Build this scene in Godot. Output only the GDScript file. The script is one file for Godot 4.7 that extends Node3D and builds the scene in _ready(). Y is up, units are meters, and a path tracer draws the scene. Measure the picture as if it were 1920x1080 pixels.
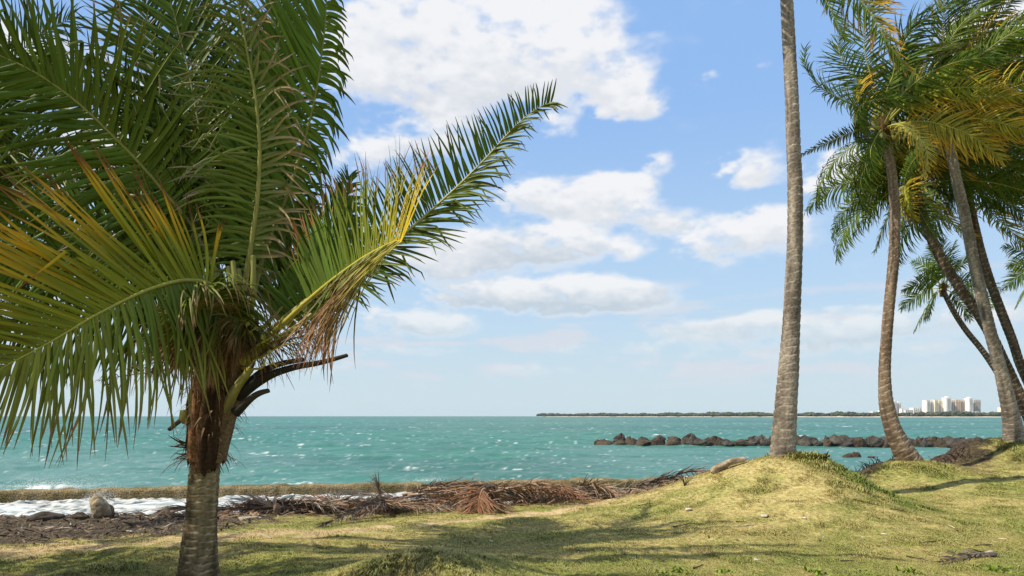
extends Node3D
# A windy tropical shore: coconut palms on a grassy bank, turquoise sea, a low seawall, a rock breakwater, towers on the far coast.

const EYE := 3.0            # eye height above the sea
const FOCAL := 1250.0       # focal length in photograph pixels (1920 wide)
const HORIZON := 780.0      # row of the horizon in the photograph

var rng := RandomNumberGenerator.new()
var taken := {}
var nz := FastNoiseLite.new()      # general fractal noise
var nf := FastNoiseLite.new()      # finer noise
var nw := FastNoiseLite.new()      # water
var M := {}                        # materials

class Shape:
	var v := PackedVector3Array()
	var n := PackedVector3Array()
	var c := PackedColorArray()
	var u := PackedVector2Array()
	var i := PackedInt32Array()
	func add(p: Vector3, nn: Vector3, col: Color) -> int:
		v.push_back(p); n.push_back(nn); c.push_back(col)
		return v.size() - 1
	func tri(a: int, b: int, d: int) -> void:
		i.push_back(a); i.push_back(b); i.push_back(d)
	func quad(a: int, b: int, d: int, e: int) -> void:
		i.push_back(a); i.push_back(b); i.push_back(d)
		i.push_back(a); i.push_back(d); i.push_back(e)
	var turned := false
	func agree() -> void:      # every face turned the way its normals point
		for k in range(0, i.size(), 3):
			var f := (v[i[k + 2]] - v[i[k]]).cross(v[i[k + 1]] - v[i[k]])
			if f.dot(n[i[k]] + n[i[k + 1]] + n[i[k + 2]]) < 0.0:
				var q := i[k + 1]
				i[k + 1] = i[k + 2]
				i[k + 2] = q
	func mesh(m: Material) -> ArrayMesh:
		if not turned: agree()
		var a := []
		a.resize(Mesh.ARRAY_MAX)
		a[Mesh.ARRAY_VERTEX] = v
		a[Mesh.ARRAY_NORMAL] = n
		a[Mesh.ARRAY_COLOR] = c
		if u.size() == v.size():
			a[Mesh.ARRAY_TEX_UV] = u
		a[Mesh.ARRAY_INDEX] = i
		var am := ArrayMesh.new()
		am.add_surface_from_arrays(Mesh.PRIMITIVE_TRIANGLES, a)
		am.surface_set_material(0, m)
		return am
	func smooth() -> void:      # vertex normals from the faces
		turned = true
		for k in n.size():
			n[k] = Vector3.ZERO
		for k in range(0, i.size(), 3):
			var f := (v[i[k + 2]] - v[i[k]]).cross(v[i[k + 1]] - v[i[k]])
			n[i[k]] += f; n[i[k + 1]] += f; n[i[k + 2]] += f
		for k in n.size():
			n[k] = n[k].normalized() if n[k].length() > 1e-12 else Vector3.UP

# ---------------------------------------------------------------- helpers
func at(px: float, py: float, d: float) -> Vector3:     # the place seen at a photograph pixel, d metres in front of the lens
	return Vector3((px - 960.0) / FOCAL * d, EYE - (py - HORIZON) / FOCAL * d, -d)

func numbered(called: String) -> String:
	if not taken.has(called):
		taken[called] = 0
		return called
	taken[called] += 1
	return "%s_%03d" % [called, taken[called]]

func tag(o: Node, label: String, category: String, group := "", kind := "") -> Node:
	if label: o.set_meta("label", label)
	if category: o.set_meta("category", category)
	if group: o.set_meta("group", group)
	if kind: o.set_meta("kind", kind)
	return o

func thing(called: String, label: String, category: String, where := Vector3.ZERO, group := "") -> Node3D:
	var o := Node3D.new()
	o.name = numbered(called)
	add_child(o)
	o.position = where
	tag(o, label, category, group)
	return o

func inst(called: String, m: Mesh, parent: Node, where := Vector3.ZERO) -> MeshInstance3D:
	var o := MeshInstance3D.new()
	o.mesh = m
	o.name = numbered(called) if parent == self else called
	parent.add_child(o, true)
	o.position = where
	return o

func rc(a: Color, b: Color) -> Color:
	return a.lerp(b, rng.randf())

func jit(c: Color, k: float) -> Color:
	var f := 1.0 + rng.randf_range(-k, k)
	return Color(c.r * f * (1.0 + rng.randf_range(-k, k) * 0.35), c.g * f, c.b * f * (1.0 + rng.randf_range(-k, k) * 0.35))

func table(xs: Array, x: float) -> float:      # piecewise linear with rounded joints
	if x <= xs[0][0]: return xs[0][1]
	for k in range(1, xs.size()):
		if x <= xs[k][0]:
			var t: float = (x - xs[k - 1][0]) / (xs[k][0] - xs[k - 1][0])
			t = lerpf(t, t * t * (3.0 - 2.0 * t), 0.6)
			return lerpf(xs[k - 1][1], xs[k][1], t)
	return xs[-1][1]

var EDGE := [[-40.0, 11.6], [-14.0, 11.8], [-8.3, 12.0], [-5.9, 12.4], [-3.7, 13.0], [0.46, 14.2], [3.2, 14.4], [5.6, 13.7], [7.0, 14.6], [8.8, 15.7], [9.8, 16.1], [11.0, 17.1], [12.6, 18.4], [14.5, 20.0], [17.0, 23.0], [20.0, 26.0], [25.0, 36.0], [40.0, 42.0]]

func bump(x: float, d: float, cx: float, cd: float, sl: float, sr: float, sn: float, sf: float) -> float:
	var ax := (x - cx) / (sl if x < cx else sr)
	var ad := (d - cd) / (sn if d < cd else sf)
	return exp(-0.5 * (ax * ax + ad * ad))

func ground_h(x: float, d: float) -> float:
	var e := table(EDGE, x)
	var r := smoothstep(1.0, 12.0, x)
	var h := lerpf(1.46, lerpf(1.2, 1.72, r), smoothstep(7.0, e, d))
	h += 0.89 * bump(x, d, 4.78, 12.0, 1.6, 0.9, 1.6, 1.5)
	h += 0.13 * bump(x, d, 5.6, 11.6, 0.35, 0.5, 0.5, 0.5)
	h += 0.40 * bump(x, d, 8.84, 15.0, 0.85, 0.95, 1.0, 0.9)
	h += 0.58 * bump(x, d, 12.6, 16.5, 1.0, 2.0, 1.5, 2.0)
	h += 0.22 * bump(x, d, -0.75, 6.25, 0.65, 0.45, 0.6, 0.55)
	h += 0.22 * bump(x, d, 11.6, 17.0, 1.0, 2.0, 0.6, 1.0)
	h -= 0.10 * bump(x, d, -2.9, 6.3, 0.9, 0.9, 0.9, 0.9)
	h += 0.05 * nz.get_noise_2d(x * 9.0, d * 9.0) + 0.035 * nf.get_noise_2d(x * 26.0, d * 26.0) + 0.012 * nf.get_noise_2d(x * 80.0, d * 80.0)
	if d > e - 1.2:
		var o := maxf(0.0, d - e + 0.25 * nz.get_noise_2d(x * 40.0, 7.0))
		var fall := lerpf(0.36, 1.3, smoothstep(-2.0, 6.0, x))
		h -= minf(h + 0.9, o * fall + o * o * 0.05)
		h += 0.10 * nf.get_noise_2d(x * 60.0, d * 60.0) * smoothstep(e - 1.2, e + 0.2, d)
	return h

func on_ground(px: float, py: float) -> Vector3:     # the first ground point along the sight line of a photograph pixel
	var d := 4.0
	while d < 40.0:
		var p := at(px, py, d)
		if p.y <= ground_h(p.x, d): return Vector3(p.x, ground_h(p.x, d), -d)
		d += 0.03
	return at(px, py, 40.0)

func spline(pts: Array, count: int) -> PackedVector3Array:
	var c := Curve3D.new()
	c.bake_interval = 0.03
	for k in pts.size():
		var t: Vector3 = (pts[mini(k + 1, pts.size() - 1)] - pts[maxi(k - 1, 0)]) * 0.22
		c.add_point(pts[k], -t, t)
	var out := PackedVector3Array()
	var l := c.get_baked_length()
	for k in count + 1:
		out.push_back(c.sample_baked(l * k / count, true))
	return out

func sway(p: PackedVector3Array, k: int) -> Vector3:
	return (p[mini(k + 1, p.size() - 1)] - p[maxi(k - 1, 0)]).normalized()

func tube(s: Shape, p: PackedVector3Array, radii: Callable, seg: int, colour: Callable, flat := 1.0) -> void:
	# radii(t, angle) -> radius, colour(t, angle) -> Color; flat squeezes the section vertically
	var side := Vector3.RIGHT
	var first := s.v.size()
	for k in p.size():
		var t := sway(p, k)
		side = (side - t * side.dot(t))
		if side.length() < 1e-4: side = t.cross(Vector3.FORWARD)
		side = side.normalized()
		var other := t.cross(side)
		var f := float(k) / (p.size() - 1)
		for j in seg + 1:
			var a := TAU * j / seg
			var r: float = radii.call(f, a)
			var o := side * cos(a) + other * sin(a) * flat
			s.add(p[k] + o * r, o.normalized(), colour.call(f, a))
	for k in p.size() - 1:
		for j in seg:
			var b := first + k * (seg + 1) + j
			s.quad(b, b + seg + 1, b + seg + 2, b + 1)

# ---------------------------------------------------------------- materials
func noise_image(size: int, freq: float, octaves: int, seed_: int, kind := FastNoiseLite.TYPE_SIMPLEX_SMOOTH) -> Image:
	var n := FastNoiseLite.new()
	n.noise_type = kind; n.seed = seed_; n.frequency = freq
	n.fractal_type = FastNoiseLite.FRACTAL_FBM; n.fractal_octaves = octaves
	return n.get_seamless_image(size, size)

func normal_tex(size: int, freq: float, octaves: int, seed_: int, strength: float) -> ImageTexture:
	var im := noise_image(size, freq, octaves, seed_)
	im.convert(Image.FORMAT_RGBA8)
	im.bump_map_to_normal_map(strength)
	return ImageTexture.create_from_image(im)

func tone_tex(size: int, freq: float, octaves: int, seed_: int, lo: float, hi: float) -> ImageTexture:   # grey grain that multiplies a colour
	var im := noise_image(size, freq, octaves, seed_)
	im.convert(Image.FORMAT_RGB8)
	var b := im.get_data()
	for k in b.size():
		b[k] = clampi(int(255.0 * (lo + (hi - lo) * b[k] / 255.0)), 0, 255)
	return ImageTexture.create_from_image(Image.create_from_data(size, size, false, Image.FORMAT_RGB8, b))

func mat(called: String, rough: float, spec := 0.4) -> StandardMaterial3D:
	var m := StandardMaterial3D.new()
	m.resource_name = called
	m.vertex_color_use_as_albedo = true
	m.roughness = rough
	m.metallic_specular = spec
	m.cull_mode = BaseMaterial3D.CULL_DISABLED
	M[called] = m
	return m

func triplanar(m: StandardMaterial3D, scale_: float, tone: Texture2D, normal: Texture2D, depth := 1.0) -> void:
	m.uv1_triplanar = true
	m.uv1_world_triplanar = true
	m.uv1_scale = Vector3.ONE * scale_
	if tone: m.albedo_texture = tone
	if normal:
		m.normal_enabled = true
		m.normal_texture = normal
		m.normal_scale = depth

func make_materials() -> void:
	var grain := tone_tex(512, 0.02, 5, 3, 0.62, 1.08)
	var rough_n := normal_tex(512, 0.02, 5, 4, 6.0)
	var leaf := mat("leaf", 0.45, 0.22)
	leaf.backlight = Color(0.34, 0.38, 0.10)
	var dry := mat("dry_leaf", 0.75, 0.3)
	dry.backlight = Color(0.25, 0.2, 0.12)
	mat("rachis", 0.5, 0.4)
	triplanar(mat("bark", 0.9, 0.25), 1.6, grain, rough_n, 0.9)
	triplanar(mat("fibre", 0.95, 0.2), 2.2, grain, rough_n, 1.2)
	triplanar(mat("stone", 0.9, 0.3), 0.9, grain, rough_n, 1.4)
	triplanar(mat("boulder", 0.8, 0.35), 0.35, grain, rough_n, 1.4)
	triplanar(mat("concrete", 0.95, 0.2), 0.7, tone_tex(512, 0.05, 4, 9, 0.2, 1.3), rough_n, 1.4)
	mat("wood", 0.85, 0.25)
	mat("foam", 0.9, 0.2)
	mat("nut", 0.4, 0.5)
	mat("wall_paint", 0.8, 0.3)
	mat("far_tree", 0.9, 0.2)
	var g := mat("blade", 0.6, 0.3)
	g.backlight = Color(0.4, 0.4, 0.15)

# ---------------------------------------------------------------- the scene
func _ready() -> void:
	for a in [[nz, 1, 0.03, 4], [nf, 2, 0.03, 3], [nw, 6, 0.012, 4]]:
		a[0].noise_type = FastNoiseLite.TYPE_SIMPLEX_SMOOTH
		a[0].seed = a[1]; a[0].frequency = a[2]
		a[0].fractal_type = FastNoiseLite.FRACTAL_FBM; a[0].fractal_octaves = a[3]
	# camera: level, the lens shifted up, 1250 px focal length at 1920 wide
	var cam := Camera3D.new()
	cam.name = "camera"
	cam.projection = Camera3D.PROJECTION_FRUSTUM
	cam.near = 0.1
	cam.far = 12000.0
	cam.size = 1080.0 / FOCAL * cam.near
	cam.frustum_offset = Vector2(0, (HORIZON - 540.0) / FOCAL * cam.near)
	add_child(cam)
	cam.position = Vector3(0, EYE, 0)
	cam.current = true
	# sky and sun
	var env := Environment.new()
	var sky := Sky.new()
	var sm := PanoramaSkyMaterial.new()
	sm.panorama = ImageTexture.create_from_image(sky_image())
	sky.sky_material = sm
	env.background_mode = Environment.BG_SKY
	env.sky = sky
	env.background_energy_multiplier = 0.77
	env.tonemap_mode = Environment.TONE_MAPPER_LINEAR
	env.tonemap_exposure = 1.3
	env.fog_enabled = true
	env.fog_density = 0.00004
	env.fog_light_color = Color(0.80, 0.88, 0.95)
	env.sdfgi_enabled = true
	env.ssao_enabled = true
	env.ssil_enabled = true
	var we := WorldEnvironment.new()
	we.name = "world_environment"
	we.environment = env
	add_child(we)
	var sun := DirectionalLight3D.new()
	sun.name = "sun"
	sun.light_energy = 1.6
	sun.light_color = Color(1.0, 0.95, 0.86)
	sun.light_angular_distance = 0.55
	sun.shadow_enabled = true
	add_child(sun)
	var el := deg_to_rad(47.0)
	sun.look_at_from_position(Vector3.ZERO, Vector3(0.95 * cos(el), -sin(el), -0.31 * cos(el)))
	print("sky done ", Time.get_ticks_msec())
	make_materials()
	make_ground()
	make_sea()
	make_seawall()
	make_coast()
	print("setting ", Time.get_ticks_msec())
	main_palm()
	tall_palms()
	print("palms ", Time.get_ticks_msec())
	make_rocks()
	make_debris()
	make_surf()
	make_grass()
	print("done ", Time.get_ticks_msec())

# ---------------------------------------------------------------- sky
func sky_image() -> Image:
	# clouds as groups of soft lumps (photograph column, row, half width, half height, weight, greyness of the base), continued all round at random
	var lumps := []
	var seen := [
		[700, 30, 110, 90, 1.0, 0.25], [655, 130, 70, 70, 0.9, 0.3], [820, 20, 90, 60, 0.7, 0.2], [960, 60, 190, 120, 1.25, 0.12], [860, 130, 130, 80, 0.85, 0.45],
		[1090, 110, 130, 80, 1.1, 0.1], [1180, 170, 75, 50, 1.0, 0.15], [1120, 25, 70, 26, 0.7, 0.1], [1200, 205, 45, 22, 0.8, 0.2], [780, 170, 130, 50, 0.75, 0.5],
		[760, 262, 85, 36, 1.0, 0.2], [850, 240, 70, 50, 0.7, 0.3], [690, 290, 60, 30, 0.7, 0.3],
		[1240, 300, 38, 24, 0.95, 0.15], [1410, 312, 62, 40, 1.1, 0.15], [1600, 300, 70, 46, 0.95, 0.2], [1525, 347, 24, 14, 0.8, 0.2], [1395, 445, 110, 48, 1.15, 0.45], [1450, 405, 50, 32, 0.9, 0.2],
		[1060, 364, 115, 42, 1.0, 0.3], [1150, 354, 75, 38, 1.05, 0.25], [1230, 405, 90, 34, 0.95, 0.35], [990, 368, 70, 40, 0.8, 0.3], [1130, 395, 90, 30, 0.8, 0.3], [1200, 336, 60, 16, 0.55, 0.2],
		[930, 455, 180, 46, 1.25, 0.75], [1060, 455, 95, 34, 1.1, 0.4], [830, 500, 120, 30, 0.85, 0.95], [1180, 465, 40, 28, 0.75, 0.25],
		[1000, 554, 210, 38, 1.25, 0.85], [1150, 550, 120, 36, 1.2, 0.65], [890, 548, 80, 20, 0.8, 0.6],
		[730, 600, 85, 28, 0.95, 0.6], [840, 612, 85, 24, 1.05, 0.5], [800, 655, 120, 12, 0.5, 0.5], [1340, 612, 140, 24, 1.0, 0.65], [1420, 600, 70, 22, 0.9, 0.3], [1560, 620, 160, 30, 0.9, 0.7], [1330, 650, 300, 26, 0.6, 0.8], [1600, 575, 90, 12, 0.7, 0.3], [1780, 600, 140, 40, 0.8, 0.7], [1730, 650, 160, 16, 0.5, 0.6],
		[1440, 110, 50, 22, 0.55, 0.1], [1340, 138, 26, 10, 0.5, 0.1], [1880, 60, 120, 90, 1.0, 0.2], [1060, 690, 260, 14, 0.35, 0.6], [560, 690, 160, 18, 0.4, 0.5], [300, 300, 200, 90, 0.9, 0.3], [120, 120, 160, 60, 0.8, 0.2],
		[1050, 235, 46, 26, 0.45, 0.2], [1125, 212, 22, 10, 0.6, 0.1],
	]
	for a in seen:
		var x: float = (a[0] - 960.0) / FOCAL
		var y: float = (HORIZON - a[1]) / FOCAL
		var az := rad_to_deg(atan(x))
		var el := rad_to_deg(atan(y * cos(atan(x))))
		var k := rad_to_deg(1.0 / FOCAL) * cos(atan(x)) * cos(deg_to_rad(el))
		lumps.append([az, el, a[2] * k * 1.12, a[3] * k * 1.12, a[4], a[5]])
	rng.seed = 77
	for q in 130:
		var az := rng.randf_range(42.0, 318.0)
		var el := 4.0 + 66.0 * pow(rng.randf(), 1.5)
		var w := rng.randf_range(4.0, 9.0) * (1.0 + el / 60.0)
		for j in 4:
			lumps.append([az + rng.randf_range(-w, w), el + rng.randf_range(-0.25, 0.25) * w, w * rng.randf_range(0.4, 0.9), w * rng.randf_range(0.16, 0.38) * (0.6 + el / 50.0), rng.randf_range(0.7, 1.15), rng.randf_range(0.1, 0.6)])
	for q in 26:      # above the frame
		var az := rng.randf_range(-45.0, 45.0)
		var el := rng.randf_range(38.0, 80.0)
		lumps.append([az, el, rng.randf_range(5.0, 14.0), rng.randf_range(3.0, 7.0), rng.randf_range(0.7, 1.1), 0.3])
	var w0 := 2048
	var h0 := 512                      # the upper half of the sky
	var field := PackedFloat32Array(); field.resize(w0 * h0)
	var shade := PackedFloat32Array(); shade.resize(w0 * h0)
	var wide := PackedFloat32Array(); wide.resize(w0 * h0)
	for l in lumps:
		var stretch := 1.0 / maxf(0.15, cos(deg_to_rad(l[1])))
		var cx: float = l[0] / 360.0 * w0
		var cy: float = (90.0 - l[1]) / 90.0 * h0
		var rx: float = l[2] / 360.0 * w0 * stretch * 1.32
		var ry: float = l[3] / 90.0 * h0 * 1.32
		for yy in range(maxi(0, int(cy - ry)), mini(h0 - 1, int(cy + ry)) + 1):
			var b := (yy - cy) / ry
			for xx in range(int(cx - rx), int(cx + rx) + 1):
				var a := (xx - cx) / rx
				var q := 1.0 - a * a - b * b
				if q > 0.0:
					q = q * q * l[4]
					var at_ := yy * w0 + posmod(xx, w0)
					field[at_] += q
					shade[at_] += q * (0.5 - b * 1.5) * 1.0
					wide[at_] += q * l[5]
	print("sky lumps")
	var big := FastNoiseLite.new()
	big.seed = 5; big.frequency = 1.0; big.fractal_octaves = 6; big.fractal_gain = 0.55; big.noise_type = FastNoiseLite.TYPE_SIMPLEX_SMOOTH
	var out := Image.create(1024, 512, false, Image.FORMAT_RGBAF)
	var low := sky_patch(0, 0, 1024, 256, 4, field, shade, wide, w0, h0, big)
	out.blit_rect(low, Rect2i(0, 0, 1024, 256), Vector2i(0, 0))
	var hz := Color(0.60, 0.73, 0.79)
	out.fill_rect(Rect2i(0, 256, 1024, 256), hz)
	out.resize(4096, 2048, Image.INTERPOLATE_BILINEAR)
	out.fill_rect(Rect2i(0, 1024, 4096, 1024), hz)
	# the part in view at full fineness: 46 degrees to either side, from the horizon to 40 degrees
	var hi := sky_patch(-524, 569, 1048, 455, 1, field, shade, wide, w0, h0, big)
	out.blit_rect(hi, Rect2i(524, 0, 524, 455), Vector2i(0, 569))
	out.blit_rect(hi, Rect2i(0, 0, 524, 455), Vector2i(4096 - 524, 569))
	return out

func sky_patch(x0: int, y0: int, w: int, h: int, step: int, field: PackedFloat32Array, shade: PackedFloat32Array, wide: PackedFloat32Array, w0: int, h0: int, big: FastNoiseLite) -> Image:
	var data := PackedFloat32Array(); data.resize(w * h * 4)
	var k := 0
	var zen := Vector3(0.14, 0.33, 0.76)
	var mid := Vector3(0.295, 0.505, 0.875)
	var lowc := Vector3(0.50, 0.695, 0.905)
	var hzc := Vector3(0.62, 0.755, 0.815)
	for yy in h:
		var y := float(y0 + yy * step) + 0.5 * step
		var el := 90.0 - y / 2048.0 * 180.0
		var base := hzc.lerp(lowc, smoothstep(0.5, 12.0, el)).lerp(mid, smoothstep(7.0, 27.0, el)).lerp(zen, smoothstep(24.0, 75.0, el))
		var fy := clampf(y * 0.5 - 0.5, 0.0, h0 - 1.001)
		var iy := int(fy); fy -= iy
		for xx in w:
			var x := float(x0 + xx * step) + 0.5 * step
			var az := x / 4096.0 * TAU
			var ce := cos(deg_to_rad(el))
			var qx := sin(az) * ce * 1.0
			var qz := cos(az) * ce
			var qy := sin(deg_to_rad(el)) * 2.1
			var n := big.get_noise_3d(qx * 9.0, qy * 9.0, qz * 9.0)
			var n2 := big.get_noise_3d(qx * 30.0 + 40.0, qy * 30.0, qz * 30.0)
			var wx := x * 0.5 - 0.5 + n2 * 7.0
			var ix := floori(wx)
			var fx := wx - ix
			var a0 := iy * w0 + posmod(ix, w0)
			var a1 := iy * w0 + posmod(ix + 1, w0)
			var b0 := a0 + w0
			var b1 := a1 + w0
			var f := lerpf(lerpf(field[a0], field[a1], fx), lerpf(field[b0], field[b1], fx), fy)
			var c := base
			var wisp := smoothstep(0.15, 0.75, n + 0.25 * n2) * 0.12
			c = c.lerp(Vector3(0.78, 0.83, 0.90), wisp)
			var streak := big.get_noise_3d(qx * 4.0, el * 0.55, qz * 4.0 + 20.0) + 0.35 * n
			c = c.lerp(Vector3(0.69, 0.74, 0.82), smoothstep(0.0, 0.35, streak) * 0.85 * smoothstep(1.5, 4.0, el) * smoothstep(13.0, 7.0, el))
			if f > 0.01:
				var s := lerpf(lerpf(shade[a0], shade[a1], fx), lerpf(shade[b0], shade[b1], fx), fy) / f
				var g := lerpf(lerpf(wide[a0], wide[a1], fx), lerpf(wide[b0], wide[b1], fx), fy) / f
				var dens := minf(f, 1.05) * 1.04 + n * 0.85 + n2 * 0.36 - 0.34
				var cover := pow(smoothstep(-0.15, 0.72, dens), 1.3) * minf(1.0, f * 4.0)
				var thick := smoothstep(0.15, 0.85, dens)
				var lit := clampf(0.58 + s * 0.9 + n2 * 0.5 + n * 0.55 - g * 0.7, 0.0, 1.0)
				var grey := Vector3(0.53, 0.61, 0.70).lerp(Vector3(0.66, 0.70, 0.75), smoothstep(3.0, 25.0, el))
				var cl := grey.lerp(Vector3(0.93, 0.93, 0.94), maxf(lit, 1.0 - thick * (0.45 + g * 1.3)))
				cl = cl.lerp(hzc, 0.45 * (1.0 - smoothstep(1.0, 14.0, el)))
				c = c.lerp(cl, cover * (0.94 if el > 12.0 else lerpf(0.6, 0.94, smoothstep(2.0, 12.0, el))))
			data[k] = c.x; data[k + 1] = c.y; data[k + 2] = c.z; data[k + 3] = 1.0
			k += 4
	return Image.create_from_data(w, h, false, Image.FORMAT_RGBAF, data.to_byte_array())

# ---------------------------------------------------------------- ground
const GX0 := -16.0
const GX1 := 24.0
const GD0 := 3.0
const GD1 := 23.0
var PATH := [[-14.0, 6.6], [-6.8, 7.1], [-4.4, 8.3], [-2.6, 9.5], [-0.8, 10.6], [0.4, 11.6], [1.5, 12.6], [2.4, 13.6], [3.4, 14.6], [8.0, 19.0]]

func ground_colour(x: float, d: float) -> Color:
	var n := nz.get_noise_2d(x * 14.0, d * 14.0)
	var m := nf.get_noise_2d(x * 60.0, d * 60.0)
	var f := nf.get_noise_2d(x * 330.0, d * 330.0)
	var e := table(EDGE, x)
	var straw := Color(0.385, 0.322, 0.140)
	var green := Color(0.232, 0.250, 0.075)
	var k := 0.40 + n * 0.75 + m * 0.5 + f * 0.45
	k += 0.22 * smoothstep(4.0, 9.0, x) + 0.18 * smoothstep(9.0, 6.5, d)
	k -= 0.32 * bump(x, d, 3.9, 11.6, 1.3, 0.9, 1.2, 1.5)
	var c := straw.lerp(green, clampf(k, 0.0, 1.0))
	c = c.lerp(Color(0.13, 0.17, 0.035), 0.9 * clampf(bump(x, d, 5.75, 11.3, 0.4, 0.75, 0.9, 0.9) * (1.2 + 2.5 * m), 0.0, 1.0))  # long dark green grass, with shading of the mound's right side put into the colour
	var p := table(PATH, x)
	var wide := lerpf(0.85, 0.55, smoothstep(-6.0, 1.0, x))
	var sandy := smoothstep(wide, wide * 0.25, absf(d - p) + m * 0.55 + f * 0.35 + n * 0.5) * lerpf(0.85, 1.0, smoothstep(-4.0, 1.0, x)) * smoothstep(4.6, 2.8, x)
	c = c.lerp(Color(0.52, 0.40, 0.25).lerp(Color(0.40, 0.30, 0.17), clampf(0.5 + f, 0.0, 1.0)), clampf(sandy, 0.0, 1.0))
	# bare dark litter on the shore side at the far end of the beach
	var dk := smoothstep(-3.0, -5.2, x + m * 2.0) * smoothstep(p + 0.5, p + 1.3, d + m * 1.1 + n)
	c = c.lerp(Color(0.060, 0.048, 0.038).lerp(Color(0.15, 0.12, 0.085), clampf(0.35 + f * 1.6 + m, 0.0, 1.0)), clampf(dk, 0.0, 1.0))
	# brown soil under the fallen fronds and on the bank
	var soil := smoothstep(e - 1.5, e - 0.4, d + m * 0.9) * smoothstep(-6.0, -3.5, x) * smoothstep(4.2, 2.4, x)
	soil = maxf(soil, smoothstep(e - 0.35, e + 0.1, d + m * 0.5) * smoothstep(2.0, 4.0, x))
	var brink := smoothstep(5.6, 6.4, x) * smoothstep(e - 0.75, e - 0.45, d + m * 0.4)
	soil = maxf(soil, smoothstep(9.4, 10.4, x) * smoothstep(e - 2.6, e - 1.2, d + m * 1.2 + n * 0.8) * smoothstep(20.0, 14.0, x) * (1.0 - bump(x, d, 12.6, 16.5, 1.2, 3.0, 1.5, 1.5)))
	c = c.lerp(Color(0.13, 0.085, 0.055).lerp(Color(0.22, 0.15, 0.09), clampf(0.5 + f * 1.3, 0.0, 1.0)), clampf(soil, 0.0, 1.0))
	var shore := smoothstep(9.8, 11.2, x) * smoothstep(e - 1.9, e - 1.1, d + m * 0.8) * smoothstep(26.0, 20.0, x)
	c = c.lerp(Color(0.022, 0.018, 0.015).lerp(Color(0.06, 0.045, 0.035), clampf(0.4 + f * 1.3, 0.0, 1.0)), clampf(shore, 0.0, 1.0) * 0.9)  # dark soil, made darker still by painting in the shade of the palms overhead
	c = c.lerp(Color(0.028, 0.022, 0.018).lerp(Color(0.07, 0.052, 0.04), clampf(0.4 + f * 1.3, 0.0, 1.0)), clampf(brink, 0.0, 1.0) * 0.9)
	var wet := smoothstep(e + 0.2, e + 1.2, d)
	c = c.lerp(Color(0.085, 0.068, 0.052), wet * 0.8)
	var g := 1.0 + f * 0.5
	return Color(c.r * g, c.g * g, c.b * g)

func make_ground() -> void:
	var tw := 2048
	var th := 1024
	var b := PackedByteArray(); b.resize(tw * th * 3)
	var k := 0
	for j in th:
		var d := GD0 + (GD1 - GD0) * (j + 0.5) / th
		for q in tw:
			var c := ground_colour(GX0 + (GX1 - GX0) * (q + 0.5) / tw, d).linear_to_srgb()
			b[k] = clampi(int(c.r * 255.0), 0, 255); b[k + 1] = clampi(int(c.g * 255.0), 0, 255); b[k + 2] = clampi(int(c.b * 255.0), 0, 255)
			k += 3
	var m := mat("ground", 0.95, 0.15)
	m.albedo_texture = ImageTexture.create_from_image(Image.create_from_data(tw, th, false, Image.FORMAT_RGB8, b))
	m.texture_repeat = false
	print("ground texture")
	var s := Shape.new()
	var xs := PackedFloat32Array()
	var x := -60.0
	while x < 90.0:
		xs.push_back(x)
		x += 0.07 if x > -13.0 and x < 16.0 else 0.8
	var ds := PackedFloat32Array()
	var d := -40.0
	while d < 60.0:
		ds.push_back(d)
		d += 0.07 if d > 4.5 and d < 17.5 else (0.25 if d >= 17.5 and d < 30.0 else 1.0)
	for dd in ds:
		for xx in xs:
			s.add(Vector3(xx, ground_h(xx, dd), -dd), Vector3.UP, Color.WHITE)
			s.u.push_back(Vector2(clampf((xx - GX0) / (GX1 - GX0), 0.001, 0.999), clampf((dd - GD0) / (GD1 - GD0), 0.001, 0.999)))
	var nx := xs.size()
	for j in ds.size() - 1:
		for q in nx - 1:
			var a := j * nx + q
			s.quad(a, a + nx, a + nx + 1, a + 1)
	s.smooth()
	tag(inst("ground", s.mesh(m), self), "", "", "", "structure")

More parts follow.
